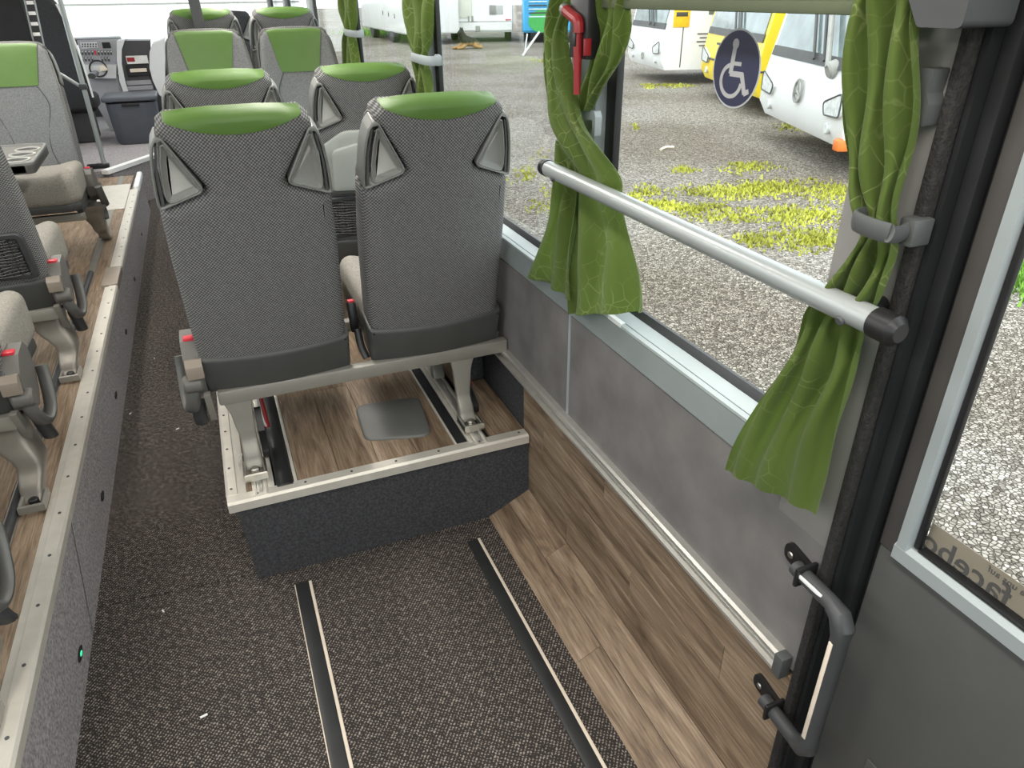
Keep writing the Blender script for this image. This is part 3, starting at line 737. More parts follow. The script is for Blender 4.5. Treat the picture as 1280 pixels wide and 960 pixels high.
obj('rail_lip', B((.597, YB0+.03, ZP-.01), (.6135, YB1, ZP+.008), .002), 'edge_alu', bx_)
hp = ccw([(onz(*p, ZP+.006).x, onz(*p, ZP+.006).y) for p in ((443, 508), (524, 496), (541, 545), (456, 551))])
obj('hatch_cover', remap(puff(roundpoly(hp, .045, 6), ZP-.005, ZP+.012, .008, 3), XYZ), 'hatch_grey', bx_)
# thread left lying on the deck edge
tag(obj('thread_scrap', tube(nb(), curve([onz(297, 570, ZP+.012), onz(302, 567, ZP+.020), onz(301, 574, ZP+.012), onz(297, 580, ZP+.010), onz(299, 586, ZP+.010)], 4), .0016, 6), 'white_plastic'), 'curl of white thread lying on wood-look deck beside aluminium edge', 'thread')
# black wheel housing under the window seats
tag(obj('foot_duct', B((XR-.085, 2.25, ZP+.004), (XR-.002, 3.6, ZP+.20), .02, 3), 'box_carpet'), 'grey carpeted duct along wall beneath the near window seat', 'duct')

# front right tiers that carry the far rows
t2 = thing('seat_platform', 'higher far deck under the rear-facing seats on the window side', 'platform', (0, 0, 0))
obj('carpet_body', B((XB, 4.10, ZP+.012), (XR-.002, 5.88, ZP+.075)), 'box_carpet', t2)
obj('deck_sheet', B((XB, 4.95, ZP+.076), (XR-.002, 5.88, ZP+.16)), 'box_carpet', t2)

# left deck along the aisle
XE = -.582; YL1 = 6.75
ld_ = thing('seat_platform', 'long left deck with grey carpet riser and aluminium edge along aisle', 'platform', (0, 0, 0))
obj('carpet_riser', prism(nb(), [(XL, 0), (XE+.002, 0), (XE-.010, ZP-.022), (XL, ZP-.022)], XZY, Y0, YL1), 'riser_carpet', ld_, smooth=False)
for ya, yt_ in ((.35, .35), (1.79, 2.02), (3.4, 3.55), (4.65, 4.75)):
    obj('riser_joint', sheet(nb(), [[(XE+.0032, ya, .001), (XE+.0032, ya+.004, .001)], [(XE-.0085, yt_, ZP-.024), (XE-.0085, yt_+.004, ZP-.024)]], .001), 'black_plastic', ld_)
# two lengths of cream aluminium profile with screws
for a, b in ((Y0, 3.95), (4.25, 6.2)):
    obj('edge_profile', prism(nb(), [(XE+.003, ZP-.024), (XE+.003, ZP+.002), (XE-.003, ZP+.0095), (XE-.036, ZP+.0095), (XE-.038, ZP+.006), (XE-.056, ZP+.005), (XE-.056, ZP-.02)][::-1], XZY, a, b, .001), 'edge_alu', ld_, smooth=False)
obj('profile_bridge', B((XE-.072, 3.95, ZP-.02), (XE+.004, 4.25, ZP+.016), .003), 'box_tan', ld_)
for k in range(34):
    y = -.3+.19*k
    if y < 3.9 or 4.3 < y < 6.1: obj('screw', cyl(nb(), (XE-.019, y, ZP+.009), (XE-.019, y, ZP+.0112), .0045, 8), 'clip_grey', ld_)
plank_top(ld_, XE-.126, XE-.0565, Y0, YL1, 1, ZP)
plank_top(ld_, XL, XE-.166, Y0, YL1, 6, ZP)
obj('seat_rail', B((XE-.165, Y0, ZP-.02), (XE-.1265, YL1, ZP+.004), .002), 'frame_paint', ld_)
obj('cable_conduit', tube(nb(), [(XE-.140, Y0, ZP+.012), (XE-.140, 4.2, ZP+.012)], .013, 12), 'dark_plastic', ld_)
obj('edge_cap', B((XE-.03, 6.2, ZP-.02), (XE+.01, 6.75, ZP+.03), .012, 3), 'white_plastic', ld_)
obj('end_sheet', B((XE-.30, 5.6, ZP+.004), (XE-.06, 6.4, ZP+.008)), 'edge_alu', ld_)
# little eye-shaped marker lights in the riser
emit('green_led', (.05, .9, .4), 1.2)
for k, (px, py) in enumerate(((100, 817), (128, 620), (145, 493), (156, 408), (161, 322), (170, 265))):
    p = onx(px, py, XE); z = min(max(p.z, .06), .10); x = XE+.002-.012*z/.278
    t = thing('marker_light', ('eye-shaped black marker light glowing green in riser, nearest camera', 'black marker light in grey riser, second from camera', 'black marker light in grey riser, third from camera', 'black marker light in grey riser, fourth from camera', 'black marker light in grey riser, fifth from camera', 'small black marker light farthest along the grey riser')[k], 'light', (x, p.y, z), group='marker lights in the riser')
    eye = [(.030*math.cos(a), .011*math.sin(a)*(abs(math.sin(a))**.3)) for a in [2*PI*i/20 for i in range(20)]]
    obj('bezel', prism(nb(), eye, YZX, -.001, .0035, .001), 'black_plastic', t)
    obj('lens', prism(nb(), [(a*.35, b*.4) for a, b in eye], YZX, .003, .0045), 'green_led' if k == 0 else 'dark_plastic', t)

# driver's deck at the front with its white edge
P1, P2 = onz(140, 212, .35), onz(190, 195, .35)
dv = (P2-P1); P3 = P1 + dv*3.2; P0 = P1 - dv*.12
dk = thing('driver_platform', 'raised carpeted driver deck with slanting white edge at bus front', 'platform', (0, 0, 0))
poly = [(XL+.002, P1.y-.02), (P1.x, P1.y), (P3.x, P3.y), (P3.x, Y1-.002), (XL+.002, Y1-.002)]
obj('carpet_body', prism(nb(), poly, XYZ, 0, .345), 'riser_carpet', dk, smooth=False)
nrm = Vector((dv.y, -dv.x, 0)).normalized()
e0, e1 = P0, P3
obj('edge_profile', prism(nb(), [((e0+nrm*.012).x, (e0+nrm*.012).y), ((e1+nrm*.012).x, (e1+nrm*.012).y), ((e1-nrm*.05).x, (e1-nrm*.05).y), ((e0-nrm*.05).x, (e0-nrm*.05).y)], XYZ, .325, .358), 'white_plastic', dk)

# ================================================================== SEATS
GR = 'coach seats with green headrests'
def put(o, x, y, z=ZP, rz=0): o.location = (x, y, z); o.rotation_euler = (0, 0, rz); return o
YA = 2.02
near_aisle = put(make_seat('coach_chair', 'grey cloth seat nearest camera, beside the aisle, green headrest seen from behind', GR, side=-1), .062, YA)
near_win = put(make_seat('coach_chair', 'grey cloth window seat nearest camera, seen from behind beside green curtain', GR, buckle=-1), .560, YA)
put(make_frame('seat_undercarriage', 'beige steel beam and bolted legs carrying the two near seats', -.185, .735, [(-.126, -.03), (.570, .02)], 'seat frames'), .062, YA, ZP+.009)
YBs = 3.00
put(make_seat('coach_chair', 'grey aisle seat in second row, orange light on its green headrest', GR, side=-1), .070, YBs)
put(make_seat('coach_chair', 'grey window seat in second row with pale folded tray on its back', GR, net=True, tray=True, buckle=-1), .575, YBs)
put(make_frame('seat_undercarriage', 'beige steel seat frame under the second row of seats', -.185, .72, [(-.130, -.03), (.570, .02)], 'seat frames'), .070, YBs, ZP+.009)
YCs = 4.28; ZC_ = ZP+.075
put(make_seat('coach_chair', 'rear-facing grey seat beside aisle, large green headrest front, third row', GR, buckle=0), .075, YCs, ZC_, PI)
put(make_seat('coach_chair', 'rear-facing grey window seat with creased bright green headrest, third row', GR, buckle=0), .525, YCs, ZC_, PI)
put(make_frame('seat_undercarriage', 'steel seat frame under the two rear-facing seats', -.20, .70, [(-.126, -.03), (.570, .02)], 'seat frames'), .525, YCs, ZC_, PI)
YDs = 5.05; ZD_ = ZP+.16
put(make_seat('coach_chair', 'forward-facing aisle seat behind the dark post, yellow light on green headrest', GR, buckle=0), .095, YDs, ZD_)
put(make_seat('coach_chair', 'far forward-facing window seat, back to back with bright green headrest seat', GR, buckle=0), .545, YDs, ZD_)
put(make_frame('seat_undercarriage', 'steel seat frame under the farthest pair of green seats', -.18, .66, [(-.126, -.03), (.540, .02)], 'seat frames'), .095, YDs, ZD_)
# left side
XLs = -.865
put(make_seat('coach_chair', 'rear-facing grey seat behind the cup-holder table on left deck', GR, side=-1), XLs-.04, 4.82, ZP+.02, PI)
put(make_frame('seat_undercarriage', 'cast metal leg frame under the rear-facing seat on left deck', -.22, .60, [(-.205, .02), (.45, 0)], 'seat frames', True), XLs-.04, 4.82, ZP+.008, PI)
for k, y in enumerate((2.97, 2.12, 1.33)):
    put(make_seat('coach_chair', ('left-deck seat facing forward with black net pocket on its back', 'pale cushioned left-deck seat with tan armrest box, level with near seats', 'left-deck seat nearest camera, mostly cut off by photo edge')[k], GR, net=(k == 0), side=1), XLs+(.02 if k == 2 else 0), y)
    put(make_frame('seat_undercarriage', ('flared cast leg under the left seat with net pocket', 'flared cast leg under the pale cushioned left seat', 'flared cast leg at the very edge of the photo, nearest camera')[k], -.60, .205, [(-.45, 0), (.195, -.09)], 'seat frames', True), XLs+(.02 if k == 2 else 0), y, ZP+.004)

# far guide seat in black and the driver's seat
gs_ = put(make_seat('guide_chair', 'black guide seat far ahead between the two far headrests', None, black=True, buckle=0), .30, 6.7, .42)
obj('pedestal', B((-.15, .06, -.42), (.15, .42, .29), .02), 'dark_plastic', gs_)
ds_ = thing('driver_chair', 'tall dark driver seat with pale piping left of the silver pole', 'seat', (-1.20, 8.25, .35))
outl = roundpoly([(-.25, .30), (.25, .30), (.25, .80), (.20, 1.18), (.13, 1.30), (-.13, 1.30), (-.20, 1.18), (-.25, .80)], .05, 4)
obj('backrest', remap(puff(outl, -.06, .06, .04, 3), lambda a, b, d: (a, d-.18*(b-.3), b)), 'black_fabric', ds_)
obj('piping', tube(nb(), curve([(.19, -.245, 1.20), (.235, -.18, .95), (.255, -.13, .70), (.255, -.07, .42)], 6), .009, 8), 'white_plastic', ds_)
obj('cushion', B((-.25, 0, .28), (.25, .50, .42), .04, 3), 'black_fabric', ds_)
obj('pedestal', B((-.18, .05, 0), (.18, .42, .28), .02), 'dark_plastic', ds_)
obj('armrest', tube(nb(), [(.29, -.05, .60), (.29, .30, .60)], .035, 10, True, (1, .7)), 'dark_plastic', ds_)
# dark partition behind the driver, with its slotted upright
dp_ = thing('driver_partition', 'dark partition panel behind driver seat at top left', 'partition', (-1.30, 6.35, .345))
pl = ony(-60, 300, 6.35); pr_ = ony(33, 40, 6.35)
obj('panel', B((-.24, -.01, .0), (pr_.x+1.30+.02, .02, 1.5), .01), 'door_dark', dp_)
obj('panel_seam', B((-.085, -.014, .6), (-.078, -.009, 1.5)), 'dark_plastic', dp_)
sp = thing('slotted_upright', 'black upright with white slots beside driver partition', 'upright', (-1.30, 6.40, .345))
u0, u1 = ony(38, 20, 6.4), ony(50, 20, 6.4)
for xx in (u0.x+1.30, u1.x+1.30): obj('side_bar', tube(nb(), [(xx-.03, 0, .95), (xx+.015, 0, 1.5)], .006, 8), 'rail_silver', sp)
obj('web', prism(nb(), [(u0.x+1.30-.03, .95), (u1.x+1.30-.03, .95), (u1.x+1.30+.015, 1.5), (u0.x+1.30+.015, 1.5)], XZY, -.004, .004), 'black_fabric', sp)
for k in range(4):
    z = 1.02+.065*k; dx = -.03+.045*(z-.95)/.55
    obj('slot', B((u0.x+1.30+dx+.008, -.008, z), (u1.x+1.30+dx-.006, -.004, z+.022), .001), 'white_plastic', sp)

# ------------------------------------------------------------------ cup-holder table
tt = thing('cup_table', 'grey folding table with three round cup holders facing the left seat', 'table', (0, 0, .95))
tp = [onz(*p, .95) for p in ((60, 179), (47, 204))]
xa, ya, yb = -.752, tp[1].y, tp[0].y
outl = roundpoly([(-1.35, ya), (xa+.0, ya), (xa-.015, yb), (-1.35, yb)], [.02, .035, .06, .02], 4)
obj('table_top', remap(puff(outl, -.045, 0, .006, 2), XYZ), 'mid_plastic', tt)
obj('table_lip', ring_prism(nb(), ccw(outl), offset(ccw(outl), .012), XYZ, -.04, .006, .003), 'handle_grey', tt)
for k in range(3):
    yc = ya+.11+.14*k; xc = -.832
    c = obj('cup_ring', lathe(nb(), [(.046, 0), (.056, 0), (.056, .005), (.046, .005)], Matrix.Translation((xc, yc, .0)), 24, False), 'aluminium', tt)
    obj('cup_well', lathe(nb(), [(.046, .0), (.046, .0018)], Matrix.Translation((xc, yc, .0))), 'black_plastic', c)
obj('support_arm', B((-1.30, (ya+yb)/2-.03, -.60), (-1.24, (ya+yb)/2+.03, -.045), .008), 'frame_paint', tt)
obj('wall_bracket', B((XL, (ya+yb)/2-.06, -.12), (-1.24, (ya+yb)/2+.06, -.045), .006), 'frame_paint', tt)

# ------------------------------------------------------------------ silver pole, dark post
ft = ony(133, 214, 6.95); tpz = ony(75, 0, 6.95)
pp = thing('grab_pole', 'silver grab pole standing on a black foot beside the driver bin', 'pole', (ft.x, ft.y, .345))
obj('tube', tube(nb(), [(0, 0, .02), (tpz.x-ft.x, 0, 1.25), ((tpz.x-ft.x)*1.35, 0, ZC-.345)], .0185, 16), 'rail_silver', pp)
obj('foot', B((-.13, -.03, .0), (.035, .03, .035), .006), 'black_plastic', pp)
obj('clamp', B((-.025, -.024, .61), (.03, .024, .65), .004), 'dark_plastic', pp)
obj('cross_tube', tube(nb(), [(-.01, 0, .63), (-.19, -.02, .78)], .014, 12), 'rail_silver', pp)
q0 = ony(251, 38, 4.78); q1 = ony(240, 0, 4.78)
po = thing('ceiling_post', 'dark square post rising in front of the far aisle headrest', 'post', (q0.x, 4.80, ZP+.076))
obj('shaft', leg_loft(nb(), [(0, 0, 0, .028, .018), (0, 0, q0.z-ZP-.10, .028, .018), ((q1.x-q0.x)*1.4, 0, ZC-ZP-.076, .034, .018)]), 'dark_plastic', po)
obj('base_plate', B((-.06, -.04, 0), (.06, .04, .012), .003), 'dark_plastic', po)

# ------------------------------------------------------------------ front: bin, dashboard, console
b0, b1 = ony(145, 183, 8.0), ony(197, 183, 8.0)
t0, t1 = ony(130, 122, 8.0), ony(201, 122, 8.0)
bn = thing('storage_bin', 'large dark blue-grey lidded bin standing on the driver deck', 'bin', ((b0.x+b1.x)/2+.035, 8.0, .346))
w0 = (b1.x-b0.x)/2*1.12; w1 = (t1.x-t0.x)/2; hb = t0.z-.346
mat('bin_plastic', (.075, .083, .10), .5, var=.06)
obj('tub', leg_loft(nb(), [(0, .21, .0, w0-.02, .19), (0, .21, .02, w0, .20), (0, .21, hb-.06, w1-.02, .225)]), 'bin_plastic', bn)
lid = obj('lid', remap(puff(roundpoly([(-w1, -.03), (w1, -.03), (w1, .45), (-w1, .45)], .05, 4), hb-.045, hb, .012, 3), XYZ), 'bin_plastic', bn)
obj('handle_notch', B((-.075, -.036, hb-.085), (.075, -.028, hb-.058), .003), 'black_plastic', bn)
# dashboard
YDB = 9.15
d0, d1 = ony(96, 50, YDB), ony(148, 50, YDB)
db = thing('dashboard', 'grey driver dashboard with radio, rows of switches and red hazard button', 'dashboard', (0, YDB, 0))
mat('dash_grey', (.30, .30, .32), .5, var=.05); mat('dash_light', (.62, .63, .64), .5, var=.04); mat('key_white', (.7, .7, .68), .5)
zt = d0.z; zb_ = ony(120, 82, YDB).z
obj('switch_panel', B((d0.x, -.02, zb_), (d1.x, .30, zt), .01), 'dash_grey', db)
obj('dash_top', B((d0.x-.5, .0, zt-.05), (d1.x, .45, zt+.008), .015), 'dark_plastic', db)
def pane_at(px0, py0, px1, py1, y, dy, name, m, parent, oy=YDB, r=.002):
    a, b = ony(px0, py0, y), ony(px1, py1, y)
    return obj(name, B((a.x, y-oy-dy, b.z), (b.x, y-oy, a.z), r, 1), m, parent)
y_ = YDB-.02
rd = pane_at(100, 53, 123, 60, y_, .012, 'radio', 'dash_light', db)
for k in range(6): pane_at(102+3.4*k, 54.3, 104+3.4*k, 56, y_-.012, .006, 'knob', 'black_plastic', rd, r=.001)
for k in range(6): pane_at(102+3.4*k, 57.2, 104+3.4*k, 58.9, y_-.012, .006, 'knob', 'black_plastic', rd, r=.001)
pane_at(127, 53, 139, 60, y_, .010, 'display', 'black_plastic', db)
for row, (xs, y0_) in enumerate((((101, 105.2, 109.4, 113.6, 121.5, 125.5, 129.5, 133.5, 137), 63.0), ((101, 105.2, 109.4, 113.6, 126, 130, 134), 71.0))):
    for x in xs:
        s_ = pane_at(x, y0_, x+3.4, y0_+5.6, y_, .010, 'rocker_switch', 'dark_plastic', db, r=.001)
        pane_at(x+.8, y0_+.8, x+2.6, y0_+2.3, y_-.010, .004, 'switch_symbol', 'key_white', s_, r=.0005)
pane_at(117.3, 63, 121, 68.6, y_, .012, 'hazard_button', 'red_button', db, r=.001)
a = ony(100, 84, YDB-.25); b = ony(148, 92, YDB-.25)
pod = obj('dash_shelf', prism(nb(), [(ony(100, 80, YDB).x, ony(100, 80, YDB).z), (ony(104, 80, YDB).x+.05, ony(104, 96, YDB).z), (ony(147, 96, YDB).x, ony(147, 96, YDB).z), (ony(147, 80, YDB).x, ony(147, 80, YDB).z)], XZY, -.20, 0, .01), 'dash_light', db)
obj('tray_ring', lathe(nb(), [(.070, 0), (.085, 0), (.085, .012), (.070, .012)], axis_m(ony(123, 86, YDB-.21)-Vector((0, YDB, 0)), (0, -1, .35)), 24, False), 'black_plastic', db)
obj('dash_foot', prism(nb(), [(ony(104, 94, YDB).x, ony(104, 94, YDB).z), (ony(130, 124, YDB).x, .35), (ony(160, 124, YDB).x, .35), (ony(148, 92, YDB).x, ony(148, 92, YDB).z)], XZY, -.16, .1, .01), 'dash_grey', db)
tag(obj('key_bunch', remap(puff(roundpoly([(-.03, -.03), (.05, -.015), (.02, .035), (-.02, .03)], .01, 3), -.02, .02, .008, 2), lambda p, q, d: tuple(ony(128.5, 86, YDB-.24)+Vector((p, d, q)))), 'cream_tape'), 'small orange-brown bundle lying in the dashboard tray', 'bundle')
M['cream_tape'] = M['cream_tape']
# magazine console with rounded cheeks
YK = 8.9
ck = thing('console', 'dark console with magazine slots between pale rounded cheeks beside bin', 'console', (0, YK, 0))
def cheek(pix, name, m, d=.30, oy=0.0):
    pts = [(ony(*p, YK).x, ony(*p, YK).z) for p in pix]
    return obj(name, prism(nb(), ccw(pts), XZY, oy, oy+d, .012), m, ck)
cheek([(155, 51), (187, 51), (187, 104), (192, 118), (160, 122), (152, 90), (150, 65)], 'back_panel', 'dark_plastic', .3, .05)
cheek([(146, 51), (156, 50), (152, 62), (152, 80), (156, 100), (163, 124), (157, 124), (149, 100), (146, 75)], 'cheek', 'dash_light', .30, 0)
cheek([(190, 55), (206, 48), (206, 124), (199, 118), (191, 100), (187, 85), (187, 65)], 'cheek', 'dash_light', .36, -.03)
pane_at(157, 70, 186, 79, YK+.04, .02, 'magazine', 'key_white', ck, YK)
pane_at(158, 72, 169, 77, YK+.02, .004, 'magazine_cover', 'red_plastic', ck, YK)
pane_at(157, 81, 187, 94, YK+.05, .02, 'slot', 'black_plastic', ck, YK)
pane_at(162, 86, 184, 89.5, YK+.03, .01, 'booklet', 'cream_tape', ck, YK)
for k in range(3): pane_at(158+k, 101+6.5*k, 190+k*2, 105+6.5*k, YK+.05, .03, 'shelf_bar', 'dash_grey', ck, YK)

# ------------------------------------------------------------------ wheelchair hand rail on the right wall
r0 = onx(686, 211, .745); r1 = onx(1098, 404, .745)
hr = thing('hand_rail', 'silver tubular hand rail with black end caps along the near window', 'hand rail', r0)
v = r1-r0; v.z = 0; v.x = 0
obj('tube', cyl(nb(), (0, 0, 0), v, .0185, 24), 'rail_silver', hr)
obj('end_cap', cyl(nb(), (0, .030, 0), (0, -.002, 0), .020, 20, .007), 'black_plastic', hr)
obj('end_cap', cyl(nb(), v+Vector((0, .012, 0)), v+Vector((0, -.035, 0)), .0205, 20, .008), 'black_plastic', hr)
for y in (-.055, v.y+.045):
    s_ = obj('fixing_screw', cyl(nb(), (-.013, y, -.010), (-.0195, y, -.0125), .0075, 12, .002), 'clip_grey', hr)
    obj('stand_off', cyl(nb(), (.01, y, 0), (XR-r0.x, y, 0), .012, 12), 'black_plastic', hr)

# ------------------------------------------------------------------ grab handle bridging the door pillar
h0, h1 = onx(1018, 722, .785), onx(1058, 772, .765)
l0, l1 = onx(975, 885, .785), onx(1003, 940, .765)
gh = thing('grab_bar', 'dark grey grab handle with pale grip strips beside the door', 'handle', (0, 0, 0))
yt = h1.y; y0_ = h0.y
zt_, zl_ = (h0.z+h1.z)/2, (l0.z+l1.z)/2
print('handle', h0, h1, l0, l1)
P = [(.772, y0_+.03, zt_), (.768, yt+.035, zt_), (.766, yt+.012, zt_-.006), (.765, yt+.001, zt_-.022), (.765, yt, zt_-.045), (.765, yt, zl_+.045), (.765, yt+.001, zl_+.022), (.766, yt+.012, zl_+.006), (.768, yt+.035, zl_), (.772, y0_+.03, zl_)]
obj('grip_tube', tube(nb(), P, [.0135, .0135, .0175, .0185, .0145, .0145, .0185, .0175, .0135, .0135], 16), 'dark_plastic', gh)
obj('grip_strip', B((.7495, yt-.0015, zl_+.05), (.7535, yt+.0065, zt_-.05), .001), 'cream_tape', gh)
obj('grip_strip', B((.756, yt+.045, zt_+.002), (.7595, y0_+.012, zt_+.009), .001), 'white_plastic', gh)
for zz, pxs in ((zt_, ((984, 683), (1012, 718))), (zl_, ((945, 845), (972, 885)))):
    A_ = onx(*pxs[0], XR-.004); B_ = onx(*pxs[1], XR-.004)
    zc = (A_.z+B_.z)/2
    br = obj('wall_bracket', prism(nb(), roundpoly([(A_.y, A_.z-.018), (B_.y-.01, B_.z-.018), (B_.y-.01, B_.z+.018), (A_.y, A_.z+.018)], .017, 4), YZX, XR-.009, XR+.0, .002), 'black_plastic', gh)
    obj('bracket_lug', B((.752, B_.y-.014, zz-.018), (XR-.004, B_.y-.006, zz+.020), .003), 'black_plastic', gh)
    for q in (.28, .75):
        c = A_.lerp(B_, q); obj('bracket_screw', cyl(nb(), (XR-.009, c.y, c.z), (XR-.0125, c.y, c.z), .0065, 10, .0015), 'bolt_steel', br)

# ------------------------------------------------------------------ curtains
def curtain_panel(rows, folds, amp, xbase, n=72, phase=0.0, name='cloth', parent=None, m='curtain', wob=.006):
    """rows: (yl, zl, yr, zr, x offset, fold amplitude factor) from top to bottom"""
    fine = []
    K = 9
    for i in range(len(rows)-1):
        r0_, r1_, r2_, r3_ = rows[max(i-1, 0)], rows[i], rows[i+1], rows[min(i+2, len(rows)-1)]
        for k in range(K):
            t = k/K
            fine.append([.5*(2*b + (c-a)*t + (2*a-5*b+4*c-d)*t*t + (3*b-a-3*c+d)*t**3) for a, b, c, d in zip(r0_, r1_, r2_, r3_)])
    fine.append(list(rows[-1]))
    g = []
    for j, (yl, zl, yr, zr, xo, af) in enumerate(fine):
        row = []
        for k in range(n+1):
            u = k/n; ph = phase + 2*PI*folds*(u + .03*math.sin(5*u+phase)) + .25*math.sin(j*.13+phase)
            sx = math.sin(ph); sx = math.copysign(abs(sx)**.8, sx)
            y = yl+(yr-yl)*u + amp*af*.35*math.sin(2*ph)*.5
            row.append((xbase+xo + amp*af*sx + wob*math.sin(j*.21+u*9+phase)*af, y, zl+(zr-zl)*u))
        g.append(row)
    bm = nb(); sheet(bm, g); bmesh.ops.solidify(bm, geom=list(bm.faces), thickness=.0018)
    return obj(name, bm, m, parent, angle=80)
def pr(pl, pr2, x, xo=0.0, af=1.0):
    a, b = onx(*pl, x), onx(*pr2, x); return (a.y, a.z, b.y, b.z, xo, af)
# big curtain at the near window post (loose, swept behind the hand rail)
c1 = thing('curtain', 'bright green curtain hanging loose by the red hammer, behind the hand rail', 'curtain', (0, 0, 0), group='green window curtains')
X_ = .760
curtain_panel([pr((690, -30), (722, -30), X_), pr((689, 0), (719, 0), X_), pr((681, 45), (708, 45), X_), pr((681, 95), (716, 100), X_, -.005), pr((689, 145), (735, 150), X_, -.012), pr((702, 180), (760, 188), X_, -.010, .8), pr((712, 215), (774, 225), X_, .008, .6), pr((714, 240), (780, 255), X_+.01, .012, .6), pr((712, 300), (787, 300), X_, .010, .9), pr((709, 345), (795, 345), X_, .006, 1.1), pr((706, 394), (803, 391), X_, .0, 1.3)], 2.6, .011, 0+X_, phase=.4, parent=c1)
curtain_panel([pr((748, -30), (792, -30), X_+.01), pr((744, 0), (785, 0), X_+.01), pr((740, 40), (780, 38), X_+.01), pr((732, 80), (768, 78), X_+.01), pr((726, 115), (750, 112), X_+.01), pr((722, 140), (736, 138), X_+.01, 0, .6)], 3.3, .010, X_+.014, phase=1.2, parent=c1)
curtain_panel([pr((698, 175), (726, 180), X_+.02, 0, .6), pr((697, 215), (728, 220), X_+.02, 0, .7), pr((686, 265), (722, 270), X_+.015), pr((671, 305), (716, 320), X_+.008), pr((655, 344), (712, 376), X_)], 2.4, .010, X_+.012, phase=2.2, parent=c1)
# right curtain tied by its strap
c2 = thing('curtain', 'olive green curtain tied with grey strap beside the door pillar', 'curtain', (0, 0, 0), group='green window curtains')
X2 = .752
curtain_panel([pr((1064, -10), (1152, -10), X2), pr((1061, 25), (1150, 30), X2), pr((1054, 100), (1146, 105), X2), pr((1054, 170), (1136, 175), X2), pr((1060, 225), (1126, 230), X2), pr((1070, 265), (1118, 272), X2, 0, .8), pr((1073, 290), (1113, 300), X2, .004, .7), pr((1056, 318), (1112, 330), X2, .004, .8), pr((1034, 352), (1098, 372), X2, .004), pr((1014, 385), (1082, 402), X2+.012, .006, .8), pr((1000, 415), (1078, 430), X2+.012, .006, .8), pr((975, 455), (1064, 485), X2, .004), pr((940, 515), (1046, 545), X2, 0, .7), pr((914, 560), (1034, 600), X2, 0, .45), pr((904, 588), (1022, 645), X2, 0, .35)], 3.6, .0125, X2, n=96, phase=.3, parent=c2)
st = thing('curtain_strap', 'dark grey strap clip holding the olive curtain by the door', 'strap', onx(1100, 285, .74), group='curtain clips')
o_ = Vector(st.location)
sa, sb_ = onx(1068, 274, .728)-o_, onx(1112, 292, .728)-o_
obj('band', tube(nb(), curve([sa+Vector((.03, .004, 0)), sa, (sa+sb_)/2+Vector((-.006, 0, 0)), sb_], 5), .013, 10, True, (.28, 1)), 'clip_grey', st)
s2 = onx(1135, 287, .775)-o_
obj('hook', tube(nb(), curve([sb_, (sb_+s2)/2+Vector((0, 0, -.004)), s2], 5), .011, 10, True, (.5, 1)), 'clip_grey', st)
obj('mount', B((s2.x-.004, s2.y-.012, s2.z-.02), (XR-o_.x+.004, s2.y+.012, s2.z+.014), .003), 'clip_grey', st)
# coat hook above
hk = onx(1163, 120, .785)
t = thing('coat_hook', 'grey moulded hook on pillar right of the olive curtain', 'hook', hk)
obj('hook_body', prism(nb(), roundpoly([(.010, .030), (-.006, .030), (-.004, .004), (-.010, -.008), (-.010, -.032), (.010, -.032)], .003, 2), YZX, -.012, .016, .002), 'clip_grey', t)
# far curtains
for k, (pix, xx, lab, clip) in enumerate(((([(503, -15), (542, -15)], [(502, 0), (541, 0)], [(507, 30), (538, 30)], [(513, 55), (534, 57)], [(517, 70), (532, 71)], [(519, 80), (533, 80)], [(521, 100), (535, 100)], [(521, 125), (537, 125)]), .775, 'dark green tied curtain at the second window post, above window seat', ((515, 71), (534, 71))),
                              (([(425, -15), (444, -15)], [(424, 0), (443, 0)], [(427, 20), (442, 20)], [(431, 36), (441, 36)], [(432, 42), (441, 42)], [(430, 55), (443, 55)], [(429, 90), (447, 90)]), .775, 'light green tied curtain at the third window post, farthest along wall', ((431, 40), (442, 40))))):
    c = thing('curtain', lab, 'curtain', (0, 0, 0), group='green window curtains')
    curtain_panel([pr(a, b, xx) for a, b in pix], 3.2, .016, xx, n=60, phase=.9*k, parent=c)
    a, b = onx(*clip[0], xx-.025), onx(*clip[1], xx-.025)
    t = thing('curtain_strap', ('pale grey strap clip around the dark green curtain', 'pale grey strap clip around the farthest curtain')[k], 'strap', a, group='curtain clips')
    obj('band', tube(nb(), curve([(.03, .01, 0), (0, 0, 0), (0, b.y-a.y, 0), (.045, b.y-a.y-.02, 0)], 5), .016, 10, True, (.3, 1)), 'clip_light', t)
    obj('mount', B((.03, b.y-a.y+.0, -.018), (.05, b.y-a.y+.02, .018), .004), 'clip_light', t)

# loose tie hook on the near post
p_ = onx(742, 145, .785)
t = thing('curtain_strap', 'pale grey open curtain hook on the near window post', 'strap', p_, group='curtain clips')
obj('hook_plate', prism(nb(), roundpoly([(.045, .008), (-.012, .012), (-.02, .0), (-.018, -.040), (-.006, -.040), (-.006, -.008), (.045, -.012)], .004, 2), YZX, -.006, .010, .002), 'clip_light', t)

